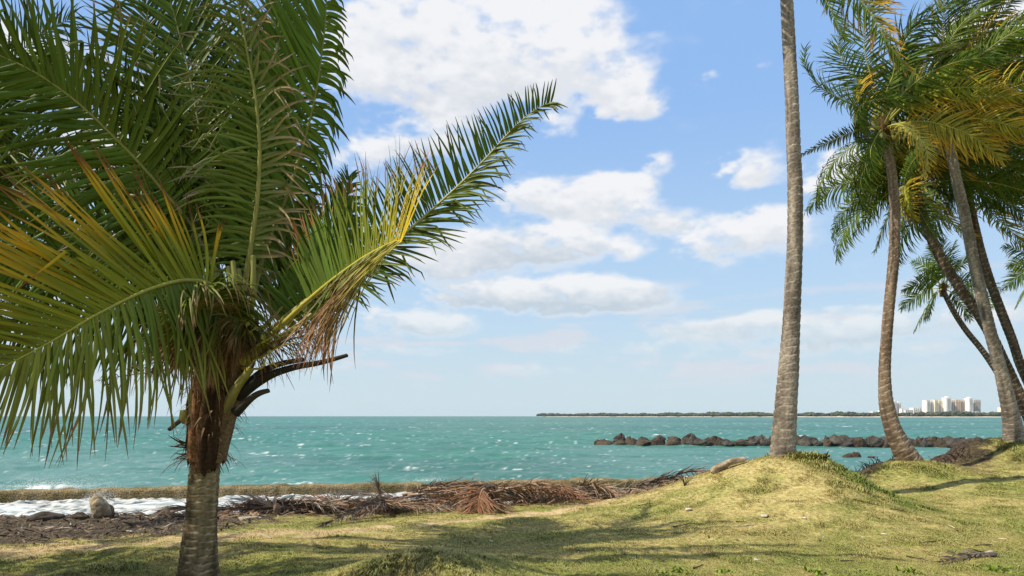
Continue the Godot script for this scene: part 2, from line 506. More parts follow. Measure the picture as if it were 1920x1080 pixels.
func make_grass() -> void:
	var tuft := Shape.new()
	rng.seed = 12
	for k in 9:
		var a := rng.randf() * TAU
		var root := Vector3(rng.randf_range(-0.022, 0.022), -0.004, rng.randf_range(-0.022, 0.022))
		var lean := Vector3(cos(a), 0, sin(a)) * rng.randf_range(0.3, 1.3)
		var hgt := rng.randf_range(0.010, 0.024)
		var w := Vector3(-sin(a), 0, cos(a)) * 0.0019
		var midp := root + (Vector3.UP + lean * 0.5) * hgt * 0.55
		var tip := root + (Vector3.UP * 0.9 + lean) * hgt
		var nn := (Vector3.UP + lean * 0.12).normalized()
		var tone := Color.WHITE * rng.randf_range(0.85, 1.12)
		var i0 := tuft.add(root - w, nn, tone); var i1 := tuft.add(root + w, nn, tone)
		var i2 := tuft.add(midp - w * 0.8, nn, tone); var i3 := tuft.add(midp + w * 0.8, nn, tone)
		var i4 := tuft.add(tip, nn, tone)
		tuft.quad(i0, i2, i3, i1); tuft.tri(i2, i4, i3)
	var tm := tuft.mesh(M.blade)
	var places := []
	var cols := []
	for q in 620000:
		# denser near the lens, where blades can be told apart
		var d := 5.2 + 13.0 * pow(rng.randf(), 1.7)
		var x := rng.randf_range(-1.0, 1.12) * d
		var e := table(EDGE, x)
		if d > e - 0.3: continue
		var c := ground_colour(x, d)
		var grassy := clampf((c.g / maxf(c.r, 0.01) - 0.72) * 6.0, 0.0, 1.0) * clampf(c.g * 9.0, 0.0, 1.0)
		if rng.randf() > grassy * 0.9 + 0.03: continue
		var lush := clampf((c.g / maxf(c.r, 0.01) - 0.9) * 2.5, 0.0, 1.0)
		var sc := rng.randf_range(0.6, 1.15) * (1.0 + lush * 0.6) * (0.75 + 1.3 * clampf(nz.get_noise_2d(x * 45.0 + 11.0, d * 45.0) * 1.6, 0.0, 1.0))
		sc *= 1.0 + 1.3 * bump(x, d, 4.87, 11.9, 0.3, 0.45, 0.25, 0.3)
		sc *= 1.0 + 1.6 * bump(x, d, -0.75, 6.25, 0.55, 0.4, 0.5, 0.5) + 2.4 * bump(x, d, 5.65, 11.5, 0.5, 0.5, 0.8, 0.8) + 1.2 * bump(x, d, 8.84, 14.5, 0.8, 0.9, 0.5, 0.5) + 1.2 * bump(x, d, 12.4, 16.0, 0.8, 1.2, 0.8, 0.6)
		var bs := Basis(Vector3.UP, rng.randf() * TAU).scaled(Vector3(sc, sc * rng.randf_range(0.7, 1.2), sc))
		places.append(Transform3D(bs, Vector3(x, ground_h(x, d), -d)))
		cols.append(jit(Color(c.r * 1.10, c.g * 1.12, c.b * 1.0), 0.14))
	scatter("grass", tm, places, cols, "short straw coloured and green grass covering the bank", "grass")
	print("grass ", places.size())

func scatter(called: String, m: Mesh, places: Array, cols: Array, label: String, category: String) -> MultiMeshInstance3D:
	var mm := MultiMesh.new()
	mm.transform_format = MultiMesh.TRANSFORM_3D
	mm.use_colors = true
	mm.mesh = m
	mm.instance_count = places.size()
	for k in places.size():
		mm.set_instance_transform(k, places[k])
		mm.set_instance_color(k, cols[k])
	var o := MultiMeshInstance3D.new()
	o.multimesh = mm
	o.name = numbered(called)
	add_child(o)
	tag(o, label, category, "", "stuff")
	return o

# ---------------------------------------------------------------- sea
func wall_d(x: float) -> float:       # distance of the seawall's sea side
	return 23.0 + (x + 17.7) * 0.195

func wave(x: float, d: float) -> float:
	var a := nw.get_noise_2d(x * 5.0, d * 16.0)
	var b := nw.get_noise_2d(x * 17.0 + 90.0, d * 42.0)
	var c := nw.get_noise_2d(x * 55.0, d * 110.0 + 50.0)
	a = 1.0 - absf(a) * 2.2
	var far := smoothstep(20.0, 60.0, d)
	var swell := sin((d + 3.0 * nz.get_noise_2d(x * 1.6, d * 0.8)) * TAU / 6.5 + 1.2 * nz.get_noise_2d(x * 3.0, 8.0))
	return (a * 0.14 + b * 0.11 + c * 0.05 + 0.10 * maxf(-0.4, swell) * smoothstep(260.0, 60.0, d)) * lerpf(0.8, 1.35, far)

func make_sea() -> void:
	var s := Shape.new()
	var rows := 760
	var cols := 520
	for j in rows + 1:
		var d := 12.5 * pow(7000.0 / 12.5, float(j) / rows)
		for q in cols + 1:
			var f := (float(q) / cols * 2.0 - 1.0)
			var x := f * (d * 0.92 + 10.0) + d * 0.03
			var calm := smoothstep(900.0, 250.0, d)
			var lee := smoothstep(1.0, 9.0, x) * smoothstep(75.0, 60.0, d)
			var inner := smoothstep(0.4, -0.4, d - wall_d(x)) * smoothstep(10.0, 6.0, x)
			var h := wave(x, d)
			var y := h * (1.0 - 0.55 * lee) * (0.25 + 0.75 * calm) - 0.10 + inner * 0.05
			var off := d - wall_d(x)
			var rear := exp(-pow((off - 2.3) / 0.55, 2.0)) * (exp(-pow((x + 18.0) / 1.5, 2.0)) + 0.55 * exp(-pow((x + 9.0) / 1.8, 2.0)) + 0.3 * exp(-pow((x + 1.0) / 1.5, 2.0)))      # swell rearing up before the wall
			y += 0.42 * rear * (1.0 + 0.5 * nf.get_noise_2d(x * 40.0, d * 20.0))
			var big := nz.get_noise_2d(x * 1.3, d * 2.6)
			var mid := nz.get_noise_2d(x * 5.0 + 300.0, d * 12.0)
			var c := Color(0.042, 0.160, 0.135)
			c = c.lerp(Color(0.034, 0.112, 0.108), smoothstep(-0.02, 0.12, nz.get_noise_2d(x * 0.10, d * 0.22) + nz.get_noise_2d(x * 0.5 + 9.0, d * 2.0) * 0.4) * 0.7)      # broad random patches of darker water
			c = c.lerp(Color(0.095, 0.195, 0.182), clampf(smoothstep(-4.0, -26.0, x) * smoothstep(90.0, 24.0, d) * 0.9 + mid * 0.35, 0.0, 1.0))
			c = c.lerp(Color(0.066, 0.178, 0.160), clampf(lee * 0.6 + mid * 0.3 + big * 0.3, 0.0, 1.0))
			c = c.lerp(Color(0.034, 0.118, 0.102), clampf(-mid * 1.1 - 0.1, 0.0, 0.6))
			# whitecaps: foam on the tallest crests
			var crest := nw.get_noise_2d(x * 14.0 + 500.0, d * (34.0 if d < 90.0 else 22.0))
			var patch := nz.get_noise_2d(x * 2.2 + 70.0, d * 3.0)
			var foam := smoothstep(0.65, 0.74, crest + patch * 0.22 + h * 0.35 + nf.get_noise_2d(x * 90.0, d * 90.0) * 0.2 - lee * 0.16 - smoothstep(150.0, 1200.0, d) * 0.16)
			foam = maxf(foam, smoothstep(0.35, 0.8, rear + 0.9 * nf.get_noise_2d(x * 70.0, d * 110.0)))
			# thin lacy streaks
			var lace := smoothstep(0.72, 0.9, 1.0 - absf(nw.get_noise_2d(x * 22.0, d * 60.0 + 900.0)) * 3.2 + patch * 0.3) * smoothstep(70.0, 25.0, d) * 0.10
			if inner > 0.0:
				foam = maxf(foam, inner * smoothstep(-0.2, 0.25, nf.get_noise_2d(x * 34.0, d * 60.0) + 0.15) * smoothstep(-1.0, -4.0, x))
				c = c.lerp(Color(0.30, 0.33, 0.33), inner * smoothstep(-1.0, -4.0, x) * 0.8)
			c = c.lerp(Color(0.56, 0.60, 0.60), clampf(maxf(foam, lace), 0.0, 1.0) * smoothstep(3500.0, 800.0, d))
			s.add(Vector3(x, y, -d), Vector3.UP, c)
			s.u.push_back(Vector2(x, d))
	var nx := cols + 1
	for j in rows:
		for q in cols:
			var a := j * nx + q
			s.quad(a, a + nx, a + nx + 1, a + 1)
	s.smooth()
	var m := mat("sea_water", 0.38, 0.22)
	m.uv1_scale = Vector3(0.35, 0.55, 1)
	m.normal_enabled = true
	m.normal_texture = normal_tex(512, 0.02, 5, 31, 5.0)
	m.normal_scale = 0.7
	tag(inst("sea", s.mesh(m), self), "", "", "", "structure")
	print("sea")

func make_surf() -> void:
	# broken white water between the seawall and the beach, and where swell climbs over the wall
	var s := Shape.new()
	var step := 0.10
	var x0 := -27.0
	var nx := int(25.5 / step)
	var d0 := 14.5
	var nd := int(14.0 / step)
	var top := PackedFloat32Array(); top.resize((nx + 1) * (nd + 1))
	for j in nd + 1:
		for q in nx + 1:
			var x := x0 + q * step
			var d := d0 + j * step
			var w := wall_d(x) - 0.45 - d         # metres in front of the wall
			var a := 1.0 - absf(nw.get_noise_2d(x * 20.0, d * 46.0)) * 2.0
			var b := nf.get_noise_2d(x * 60.0, d * 90.0)
			var mound := exp(-pow((w - 0.8) / 0.75, 2.0)) * (0.06 + 0.26 * maxf(0.0, nz.get_noise_2d(x * 26.0, 3.0)) * (1.0 + 0.6 * nf.get_noise_2d(x * 120.0, d * 120.0)))
			var amt := smoothstep(-0.05, 0.2, w) * smoothstep(6.5, 2.5, w + nz.get_noise_2d(x * 10.0, d * 10.0) * 2.5) * smoothstep(-1.6, -3.4, x)
			var y := -0.02 + mound + 0.09 * a + 0.06 * b + 0.03 * nf.get_noise_2d(x * 260.0, d * 260.0)
			top[j * (nx + 1) + q] = y
			var open := smoothstep(-0.25, 0.3, b * 1.3 + a * 0.75 - 0.42 + amt * 0.5 - smoothstep(0.8, 5.0, w) * 0.6 + 0.8 * nf.get_noise_2d(x * 150.0, d * 230.0)) * amt
			s.add(Vector3(x, lerpf(-0.3, y, smoothstep(0.12, 0.4, open)), -d), Vector3.UP, Color(0.16, 0.20, 0.21).lerp(Color(0.50, 0.51, 0.51), clampf(0.35 + b * 1.8 + a * 0.3 + 1.2 * nf.get_noise_2d(x * 120.0, d * 300.0), 0.0, 1.0)))
	for j in nd:
		for q in nx:
			var a := j * (nx + 1) + q
			if maxf(maxf(s.v[a].y, s.v[a + 1].y), maxf(s.v[a + nx + 1].y, s.v[a + nx + 2].y)) > -0.2:
				s.quad(a, a + nx + 1, a + nx + 2, a + 1)
	s.smooth()
	tag(inst("surf_foam", s.mesh(M.foam), self), "white broken surf churning between the low seawall and the beach", "surf", "", "stuff")
	# spray thrown up by the swell: small drops
	var drop := SphereMesh.new()
	drop.radius = 0.5; drop.height = 1.0; drop.radial_segments = 6; drop.rings = 3
	drop.material = M.foam
	var places := []
	var cols := []
	rng.seed = 5
	for burst in [[95.0, 905.0, 25.6, 0.9, 0.5, 800], [175.0, 930.0, 22.6, 0.25, 0.5, 300], [60.0, 918.0, 25.6, 1.1, 0.25, 350], [160.0, 915.0, 25.5, 0.5, 0.55, 300], [460.0, 925.0, 24.5, 0.7, 0.22, 240], [800.0, 895.0, 27.5, 0.4, 0.35, 160], [560.0, 906.0, 26.4, 0.8, 0.2, 150]]:
		var c := at(burst[0], burst[1], burst[2])
		for k in burst[5] * 4:
			var up := pow(rng.randf(), 2.2)
			var p := Vector3(c.x + rng.randfn(0.0, burst[3]) + up * 0.5, maxf(0.1, c.y - 0.15) + up * burst[4] * 1.5 * (0.6 + 0.5 * nz.get_noise_1d(c.x + rng.randf() * 3.0)), c.z + rng.randfn(0.0, 0.2))
			places.append(Transform3D(Basis().scaled(Vector3.ONE * rng.randf_range(0.005, 0.017) * (1.2 - up * 0.7)), p))
			cols.append(Color(0.9, 0.91, 0.91))
	scatter("sea_spray", drop, places, cols, "white spray of drops thrown up over the seawall", "spray")

func make_seawall() -> void:
	var s := Shape.new()
	var n := 560
	var prof := [[-0.05, -1.2], [0.0, 0.30], [0.05, 0.40], [0.12, 0.44], [0.5, 0.45], [0.56, 0.40], [0.6, 0.28], [0.66, -1.2]]
	for k in n + 1:
		var x := -34.0 + 44.5 * k / n
		for j in prof.size():
			var d: float = wall_d(x) - 0.45 + prof[j][0]
			var rough := nf.get_noise_3d(x * 40.0, j * 9.0, 2.0)
			var y: float = prof[j][1] + (0.06 * rough + 0.05 * nz.get_noise_2d(x * 20.0, j * 2.0) if prof[j][1] > 0.0 else 0.0)
			d += 0.05 * nf.get_noise_3d(x * 60.0, j * 7.0, 9.0)
			var c := Color(0.29, 0.225, 0.11).lerp(Color(0.46, 0.37, 0.22), clampf(0.5 + 1.3 * nf.get_noise_2d(x * 90.0, j * 20.0), 0.0, 1.0))
			c = c.lerp(Color(0.145, 0.125, 0.055), clampf(nz.get_noise_2d(x * 12.0, j * 6.0 + 40.0) * 1.6, 0.0, 0.8))
			c = c.lerp(Color(0.36, 0.33, 0.27), smoothstep(5.2, 6.6, x) * 0.75)
			s.add(Vector3(x, y, -d), Vector3.UP, c)
	for k in n:
		for j in prof.size() - 1:
			var a := k * prof.size() + j
			s.quad(a, a + 1, a + prof.size() + 1, a + prof.size())
	s.smooth()
	var t := thing("seawall", "low algae browned concrete seawall with waves breaking against it", "seawall", Vector3(-4, 0, -wall_d(-4)))
	inst("wall", s.mesh(M.concrete), t, -t.position)

# ---------------------------------------------------------------- palms
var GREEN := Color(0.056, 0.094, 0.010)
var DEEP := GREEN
var LIME := Color(0.165, 0.190, 0.018)
var GOLD := Color(0.43, 0.27, 0.028)
var RUST := Color(0.155, 0.062, 0.022)
var TAN := Color(0.26, 0.19, 0.105)
var GREY := Color(0.19, 0.165, 0.135)

func leaflet(s: Shape, p0: Vector3, dir0: Vector3, wd0: Vector3, len_: float, wide: float, bend: Vector3, segs: int, ca: Color, cb: Color, cc: Color, f1: float, f2: float, kink: int, low: bool) -> void:
	# one folded blade: three vertices across, segs + 1 along; ca to cb from f1 on, cc at the tip from f2 on
	var p := p0
	var dir := dir0
	var first := s.v.size()
	var fold := 0.45
	for k in segs + 1:
		var t := float(k) / segs
		if k == kink: dir = (dir + Vector3(rng.randf_range(-0.3, 0.3), -1.3, rng.randf_range(-0.3, 0.3))).normalized()
		var wd := (wd0 - dir * wd0.dot(dir)).normalized()
		var nn := wd.cross(dir)
		var w := wide * 0.5 * minf(1.0, 0.5 + 2.6 * t) * pow(maxf(0.0, 1.0 - t), 0.5)
		if k == segs: w = 0.0012
		var c := ca.lerp(cb, smoothstep(f1 - 0.22, f1 + 0.22, t)).lerp(cc, smoothstep(f2 - 0.05, f2 + 0.05, t))
		var q := p
		if low: q.y = maxf(q.y, ground_h(q.x, -q.z) + 0.008 + 0.004 * (first % 7))
		s.add(q - wd * w - nn * w * fold, (nn - wd * fold).normalized(), c)
		s.add(q, nn, Color(c.r * 1.12, c.g * 1.1, c.b * 1.05))
		s.add(q + wd * w - nn * w * fold, (nn + wd * fold).normalized(), c)
		p += dir * len_ / segs
		dir = (dir + bend * (0.6 + t) / segs).normalized()
	for k in segs:
		var a := first + k * 3
		s.quad(a, a + 3, a + 4, a + 1)
		s.quad(a + 1, a + 4, a + 5, a + 2)

func frond(parent: Node3D, base: Vector3, pts: Array, o: Dictionary) -> Node3D:
	# pts: the midrib from the stem to the tip, in the scene's own metres. Side A lies towards o.u0 (at the stem) .. o.u1 (at the tip), side B opposite.
	rng.seed = o.get("seed", 1)
	var count: int = o.get("n", 60)
	var mid := spline(pts, 48)
	var node := Node3D.new()
	node.name = o.get("name", "frond")
	parent.add_child(node, true)
	node.position = -base
	if o.has("label"): node.set_meta("label", o.label)
	var rr: float = o.get("r", 0.028)
	var rcol: Color = o.get("rib", Color(0.30, 0.32, 0.06))
	var rcol2: Color = o.get("rib2", rcol)
	var s := Shape.new()
	tube(s, mid, func(t, _a): return maxf(0.002, rr * lerpf(1.0, 0.08, pow(t, 0.8)) * (1.0 + 0.9 * smoothstep(0.16, 0.0, t))), 7,
		func(t, a): return jit(rcol.lerp(rcol2, t), 0.12) * (0.9 + 0.2 * sin(a)), 0.75)
	inst("rachis", s.mesh(M.rachis), node)
	var t0: float = o.get("t0", 0.2)
	var t1: float = o.get("t1", 1.0)
	var lmax: float = o.get("l", 0.9)
	var wide: float = o.get("w", 0.042)
	var segs: int = o.get("segs", 7)
	var taper: float = o.get("taper", 0.66)
	var turn: float = o.get("turn", 1.0)
	var ua: Vector3 = o.get("u0", Vector3.UP)
	var ub: Vector3 = o.get("u1", ua)
	var one_by_one: bool = o.get("single", false)
	var mt: Material = o.get("mat", M.leaf)
	var all := Shape.new()
	for side in 2:
		t0 = o.get("t0a" if side == 0 else "t0b", o.get("t0", 0.2))
		var q := "a" if side == 0 else "b"
		var sg := 1.0 if side == 0 else -1.0
		var th0: float = o.get("th0" + q, 75.0)
		var th1: float = o.get("th1" + q, 28.0)
		var lf: float = o.get("l" + q, 1.0)
		var bend: Vector3 = o.get("bend" + q, Vector3(0, -0.5, 0))
		var bias: Vector3 = o.get("bias" + q, Vector3.ZERO)
		var kinks: float = o.get("kink" + q, 0.05)
		var ragged: float = o.get("rag" + q, 0.1)
		var gap: float = o.get("gap" + q, 0.03)
		var ca: Color = o.get("c1" + q, GREEN)
		var cb: Color = o.get("c2" + q, LIME)
		var cc: Color = o.get("c3" + q, TAN)
		var f1: float = o.get("f1" + q, 0.9)
		var f2: float = o.get("f2" + q, 0.97)
		var cbt: Color = o.get("c2t" + q, cb)
		var cta: Color = o.get("ct" + q, ca)      # colour towards the frond's tip
		for k in count:
			if rng.randf() < gap: continue
			var t := t0 + (t1 - t0) * (k + 0.5 + rng.randf_range(-0.25, 0.25)) / count
			var g := (t - t0) / (t1 - t0)
			var at_ := t * 48.0
			var i0 := mini(int(at_), 47)
			var p := mid[i0].lerp(mid[i0 + 1], at_ - i0)
			var tan := sway(mid, i0).slerp(sway(mid, i0 + 1), at_ - i0)
			var u := ua.lerp(ub, g)
			var a := (u - tan * u.dot(tan)).normalized() * sg
			var th := deg_to_rad(lerpf(th0, th1, pow(g, 0.8)) + rng.randfn(0.0, 3.0 + 22.0 * ragged))
			var dir := (tan * cos(th) + a * sin(th) + bias * rng.randf_range(0.7, 1.3) + Vector3(rng.randfn(), rng.randfn(), rng.randfn()) * 0.05 * (1.0 + 5.0 * ragged)).normalized()
			var prof := minf(1.0, 0.62 + g * 1.9) * (1.0 - taper * smoothstep(0.5, 1.0, g))
			var l := lmax * lf * prof * rng.randf_range(1.0 - 0.12 - ragged * 0.5, 1.04)
			var sh := Shape.new() if one_by_one else all
			var kk := rng.randi_range(maxi(2, segs - 4), segs - 1) if rng.randf() < kinks else -1
			var b2 := bend + Vector3(rng.randfn(), rng.randfn(), rng.randfn()) * (0.2 + ragged * 0.7)
			var c1 := jit(ca.lerp(cta, pow(g, turn)), 0.22)
			leaflet(sh, p, dir, tan + Vector3(rng.randfn(), rng.randfn(), rng.randfn()) * 0.18, l, wide * rng.randf_range(0.8, 1.1) * (1.0 - 0.45 * g), b2, segs, c1, jit(cb.lerp(cbt, g), 0.2), jit(cc, 0.3), f1 + rng.randfn(0.0, 0.09), f2 + rng.randfn(0.0, 0.05), kk, o.get("low", false))
			if one_by_one: inst("leaflet", sh.mesh(mt), node)
	if not one_by_one:
		tag(inst("foliage", all.mesh(mt), node), "", "", "", "stuff")
	return node

func trunk(parent: Node3D, base: Vector3, pts: Array, radii: Array, step: float, ring: float, amp: float, ca: Color, cb: Color, cl: Color, seed_: int, seg := 22) -> void:
	var l := 0.0
	for k in range(1, pts.size()): l += (pts[k] - pts[k - 1]).length()
	var count := int(l / step)
	var p := spline(pts, count)
	var s := Shape.new()
	var rr := func(t: float, a: float) -> float:
		var f := t * (radii.size() - 1)
		var i0 := mini(int(f), radii.size() - 2)
		var r := lerpf(radii[i0], radii[i0 + 1], smoothstep(0.0, 1.0, f - i0) * 0.4 + (f - i0) * 0.6)
		var h := t * l / ring + 0.28 * sin(a + seed_) + 0.95 * nz.get_noise_3d(cos(a) * 14.0, t * l * 9.0, sin(a) * 14.0 + seed_ * 9.0)
		var ph := h - floorf(h)
		return r * (1.0 + amp * (ph * 0.9 - 0.4) - amp * 0.8 * smoothstep(0.12, 0.0, ph) + 0.05 * nz.get_noise_3d(cos(a) * 30.0, t * l * 30.0, sin(a) * 30.0 + seed_ * 5.0))
	var col := func(t: float, a: float) -> Color:
		var h := t * l / ring + 0.28 * sin(a + seed_) + 0.95 * nz.get_noise_3d(cos(a) * 14.0, t * l * 9.0, sin(a) * 14.0 + seed_ * 9.0)
		var ph := h - floorf(h)
		var n := nz.get_noise_3d(cos(a) * 22.0, t * l * 16.0, sin(a) * 22.0 + seed_)
		var m := nf.get_noise_3d(cos(a) * 60.0, t * l * 90.0, sin(a) * 60.0 + seed_)
		var c := ca.lerp(cb, clampf(0.45 + n * 1.3 + m * 0.5, 0.0, 1.0))
		c = c.lerp(cl, smoothstep(0.75, 0.95, ph) * clampf(0.45 + m * 1.6, 0.0, 1.0))
		c = c.lerp(ca * 0.6, clampf(nz.get_noise_3d(cos(a) * 34.0 + 60.0, t * l * 22.0, sin(a) * 34.0 + seed_ * 3.0) * 2.4 - 0.25, 0.0, 0.75))
		return c.lerp(ca * 0.55, smoothstep(0.2, 0.02, ph) * clampf(0.5 + m * 1.2, 0.0, 0.8))
	tube(s, p, rr, seg, col)
	s.smooth()
	# the seam's two columns share their normals
	for k in count + 1:
		var a := k * (seg + 1)
		var nn := (s.n[a] + s.n[a + seg]).normalized()
		s.n[a] = nn; s.n[a + seg] = nn
	inst("trunk", s.mesh(M.bark), parent, -base)

func fibre_sheath(parent: Node3D, base: Vector3, p0: Vector3, p1: Vector3, r0: float, r1: float, a0: float, a1: float, seed_: int, ca: Color, cb: Color) -> void:
	# a torn, woody leaf base wrapped round part of the stem
	var s := Shape.new()
	var nu := 14
	var nv := 16
	for j in nv + 1:
		var t := float(j) / nv
		var c := p0.lerp(p1, t)
		for k in nu + 1:
			var f := float(k) / nu
			var a := lerpf(a0, a1, f) + 0.5 * (f - 0.5) * -t
			var torn := smoothstep(0.55, 1.0, t) * nf.get_noise_2d(k * 40.0, seed_ * 50.0) * 0.10 - smoothstep(0.4, 0.0, t) * absf(nf.get_noise_2d(k * 55.0, seed_ * 30.0)) * 0.13
			var r := lerpf(r0, r1, t) * (1.0 + 0.12 * nz.get_noise_3d(f * 60.0, t * 40.0, seed_ * 20.0)) + 0.02 * sin(PI * f)
			var n := nf.get_noise_3d(f * 90.0, t * 18.0, seed_ * 11.0)
			s.add(c + Vector3(cos(a) * r, torn, -sin(a) * r), Vector3.UP, ca.lerp(cb, clampf(0.5 + 1.4 * n, 0.0, 1.0)))
	for j in nv:
		for k in nu:
			var a := j * (nu + 1) + k
			s.quad(a, a + 1, a + nu + 2, a + nu + 1)
	s.smooth()
	inst("fibre_sheath", s.mesh(M.fibre), parent, -base)

func stalk(called: String, parent: Node3D, base: Vector3, pts: Array, r0: float, r1: float, ca: Color, cb: Color, m: Material, flat := 0.7) -> void:
	var s := Shape.new()
	tube(s, spline(pts, 18), func(t, a): return lerpf(r0, r1, pow(t, 0.7)) * (1.0 + 0.06 * sin(a * 3.0 + t * 9.0)), 9, func(t, _a): return jit(ca.lerp(cb, t), 0.15), flat)
	# close the broken end
	var last := s.v.size() - 10
	var e := s.add(at_end(pts), (pts[-1] - pts[-2]).normalized(), cb * 0.8)
	for j in 9: s.tri(last + j, e, last + j + 1)
	inst(called, s.mesh(m), parent, -base)

func at_end(pts: Array) -> Vector3:
	return pts[-1] + (pts[-1] - pts[-2]).normalized() * 0.01

func main_palm() -> void:
	var base := at(370, 1092, 6.4)
	base.y = ground_h(base.x, 6.4) - 0.03
	var t := thing("coconut_palm", "short windblown coconut palm with yellowing fronds and small green coconuts, nearest the viewer", "palm tree", base, "coconut palms on the shore")
	var P := func(a: Array) -> Array:
		var out := []
		for q in a: out.append(at(q[0], q[1], q[2]))
		return out
	var foot := base
	foot.y -= 0.1
	trunk(t, base, [foot, at(373, 1030, 6.4), at(378, 960, 6.4), at(384, 880, 6.4), at(390, 820, 6.4), at(402, 740, 6.4), at(425, 660, 6.4)], [0.215, 0.170, 0.140, 0.136, 0.140, 0.14, 0.09], 0.011, 0.07, 0.085, Color(0.092, 0.066, 0.037), Color(0.36, 0.285, 0.165), Color(0.48, 0.39, 0.25), 3, 36)
	# fronds in view, from the photograph
	frond(t, base, P.call([[432, 650, 6.35], [428, 590, 6.2], [405, 545, 6.05], [370, 527, 5.9], [300, 536, 5.55], [200, 580, 5.15], [100, 638, 4.85], [0, 692, 4.6], [-70, 735, 4.4]]), {
		"seed": 11, "n": 112, "l": 1.2, "w": 0.047, "single": true, "t0a": 0.225, "t0b": 0.18, "u0": Vector3(-0.35, 1, 0.15), "u1": Vector3(-0.1, 1, 0.2), "th0a": 84.0, "th1a": 30.0, "th0b": 128.0, "th1b": 30.0,
		"benda": Vector3(0.06, 0.04, 0.1), "bendb": Vector3(-0.3, -0.85, 0.1), "biasa": Vector3(-0.03, 0.05, 0.1), "biasb": Vector3(0.0, -0.12, 0.22), "la": 1.04, "lb": 1.0,
		"c1a": Color(0.17, 0.19, 0.018), "c2a": Color(0.52, 0.31, 0.020), "c2ta": Color(0.15, 0.17, 0.022), "c3a": RUST, "f1a": 0.5, "f2a": 0.78, "cta": Color(0.115, 0.135, 0.020), "c1b": Color(0.075, 0.125, 0.024), "c2b": Color(0.15, 0.165, 0.035), "c3b": Color(0.15, 0.085, 0.045), "f1b": 0.6, "f2b": 0.88, "ctb": Color(0.16, 0.18, 0.03),
		"kinka": 0.05, "kinkb": 0.08, "raga": 0.09, "ragb": 0.1, "r": 0.036, "rib": Color(0.36, 0.34, 0.07), "rib2": Color(0.28, 0.30, 0.05), "label": "arching frond with yellow and rust tipped leaflets"})
	frond(t, base, P.call([[436, 640, 6.45], [415, 540, 6.55], [370, 440, 6.6], [300, 350, 6.5], [215, 258, 6.3], [110, 165, 6.05], [0, 104, 5.8], [-120, 60, 5.5]]), {
		"seed": 12, "n": 90, "l": 1.2, "w": 0.066, "t0": 0.24, "u0": Vector3(1, 0.8, 0.1), "u1": Vector3(0.6, 1, 0.1), "th0a": 112.0, "th1a": 30.0, "th0b": 95.0, "th1b": 32.0, "benda": Vector3(0.05, -0.12, 0.05), "bendb": Vector3(-0.1, -0.25, 0.1), "kinka": 0.14, "kinkb": 0.05,
		"c1a": Color(0.068, 0.105, 0.014), "c2a": Color(0.12, 0.15, 0.02), "c1b": Color(0.055, 0.095, 0.013), "c2b": LIME, "r": 0.036, "rib": Color(0.27, 0.27, 0.07)})
	frond(t, base, P.call([[446, 650, 6.4], [455, 560, 6.35], [472, 450, 6.28], [485, 340, 6.2], [483, 220, 6.1], [462, 90, 5.95], [440, -20, 5.8], [412, -130, 5.6]]), {
		"seed": 13, "n": 80, "l": 0.8, "w": 0.04, "t0": 0.2, "u0": Vector3(-1, 0.1, 0.3), "u1": Vector3(-1, 0.2, 0.3), "th0a": 95.0, "th1a": 45.0, "th0b": 80.0, "th1b": 35.0, "lb": 0.8, "benda": Vector3(-0.1, -0.9, 0.3), "bendb": Vector3(0.1, -1.1, 0.2), "kinka": 0.3, "kinkb": 0.35, "raga": 0.35, "ragb": 0.4,
		"c1a": Color(0.085, 0.115, 0.02), "c2a": Color(0.16, 0.155, 0.045), "c3a": GREY, "f2a": 0.85, "c1b": Color(0.11, 0.13, 0.04), "c2b": TAN, "c3b": GREY, "f1b": 0.5, "f2b": 0.8, "r": 0.036, "rib": Color(0.33, 0.31, 0.09), "rib2": Color(0.25, 0.27, 0.06)})
	frond(t, base, P.call([[456, 650, 6.42], [472, 560, 6.5], [505, 450, 6.55], [545, 345, 6.55], [583, 215, 6.45], [604, 95, 6.35], [612, 0, 6.25], [614, -120, 6.1]]), {
		"seed": 14, "n": 100, "l": 1.05, "w": 0.066, "t0": 0.22, "u0": Vector3(-1, 0.2, 0.35), "u1": Vector3(-1, 0.2, 0.35), "th0a": 72.0, "th1a": 34.0, "th0b": 118.0, "th1b": 70.0, "lb": 0.42, "benda": Vector3(0.05, 0.05, 0.1), "bendb": Vector3(0.1, -2.2, -0.1), "kinka": 0.03, "kinkb": 0.5, "raga": 0.04, "ragb": 0.3,
		"c1a": Color(0.072, 0.124, 0.015), "c2a": Color(0.10, 0.15, 0.02), "c1b": Color(0.072, 0.124, 0.015), "c2b": GREEN, "c3b": Color(0.08, 0.06, 0.03), "f2b": 0.85, "r": 0.034, "rib": Color(0.2, 0.22, 0.05)})
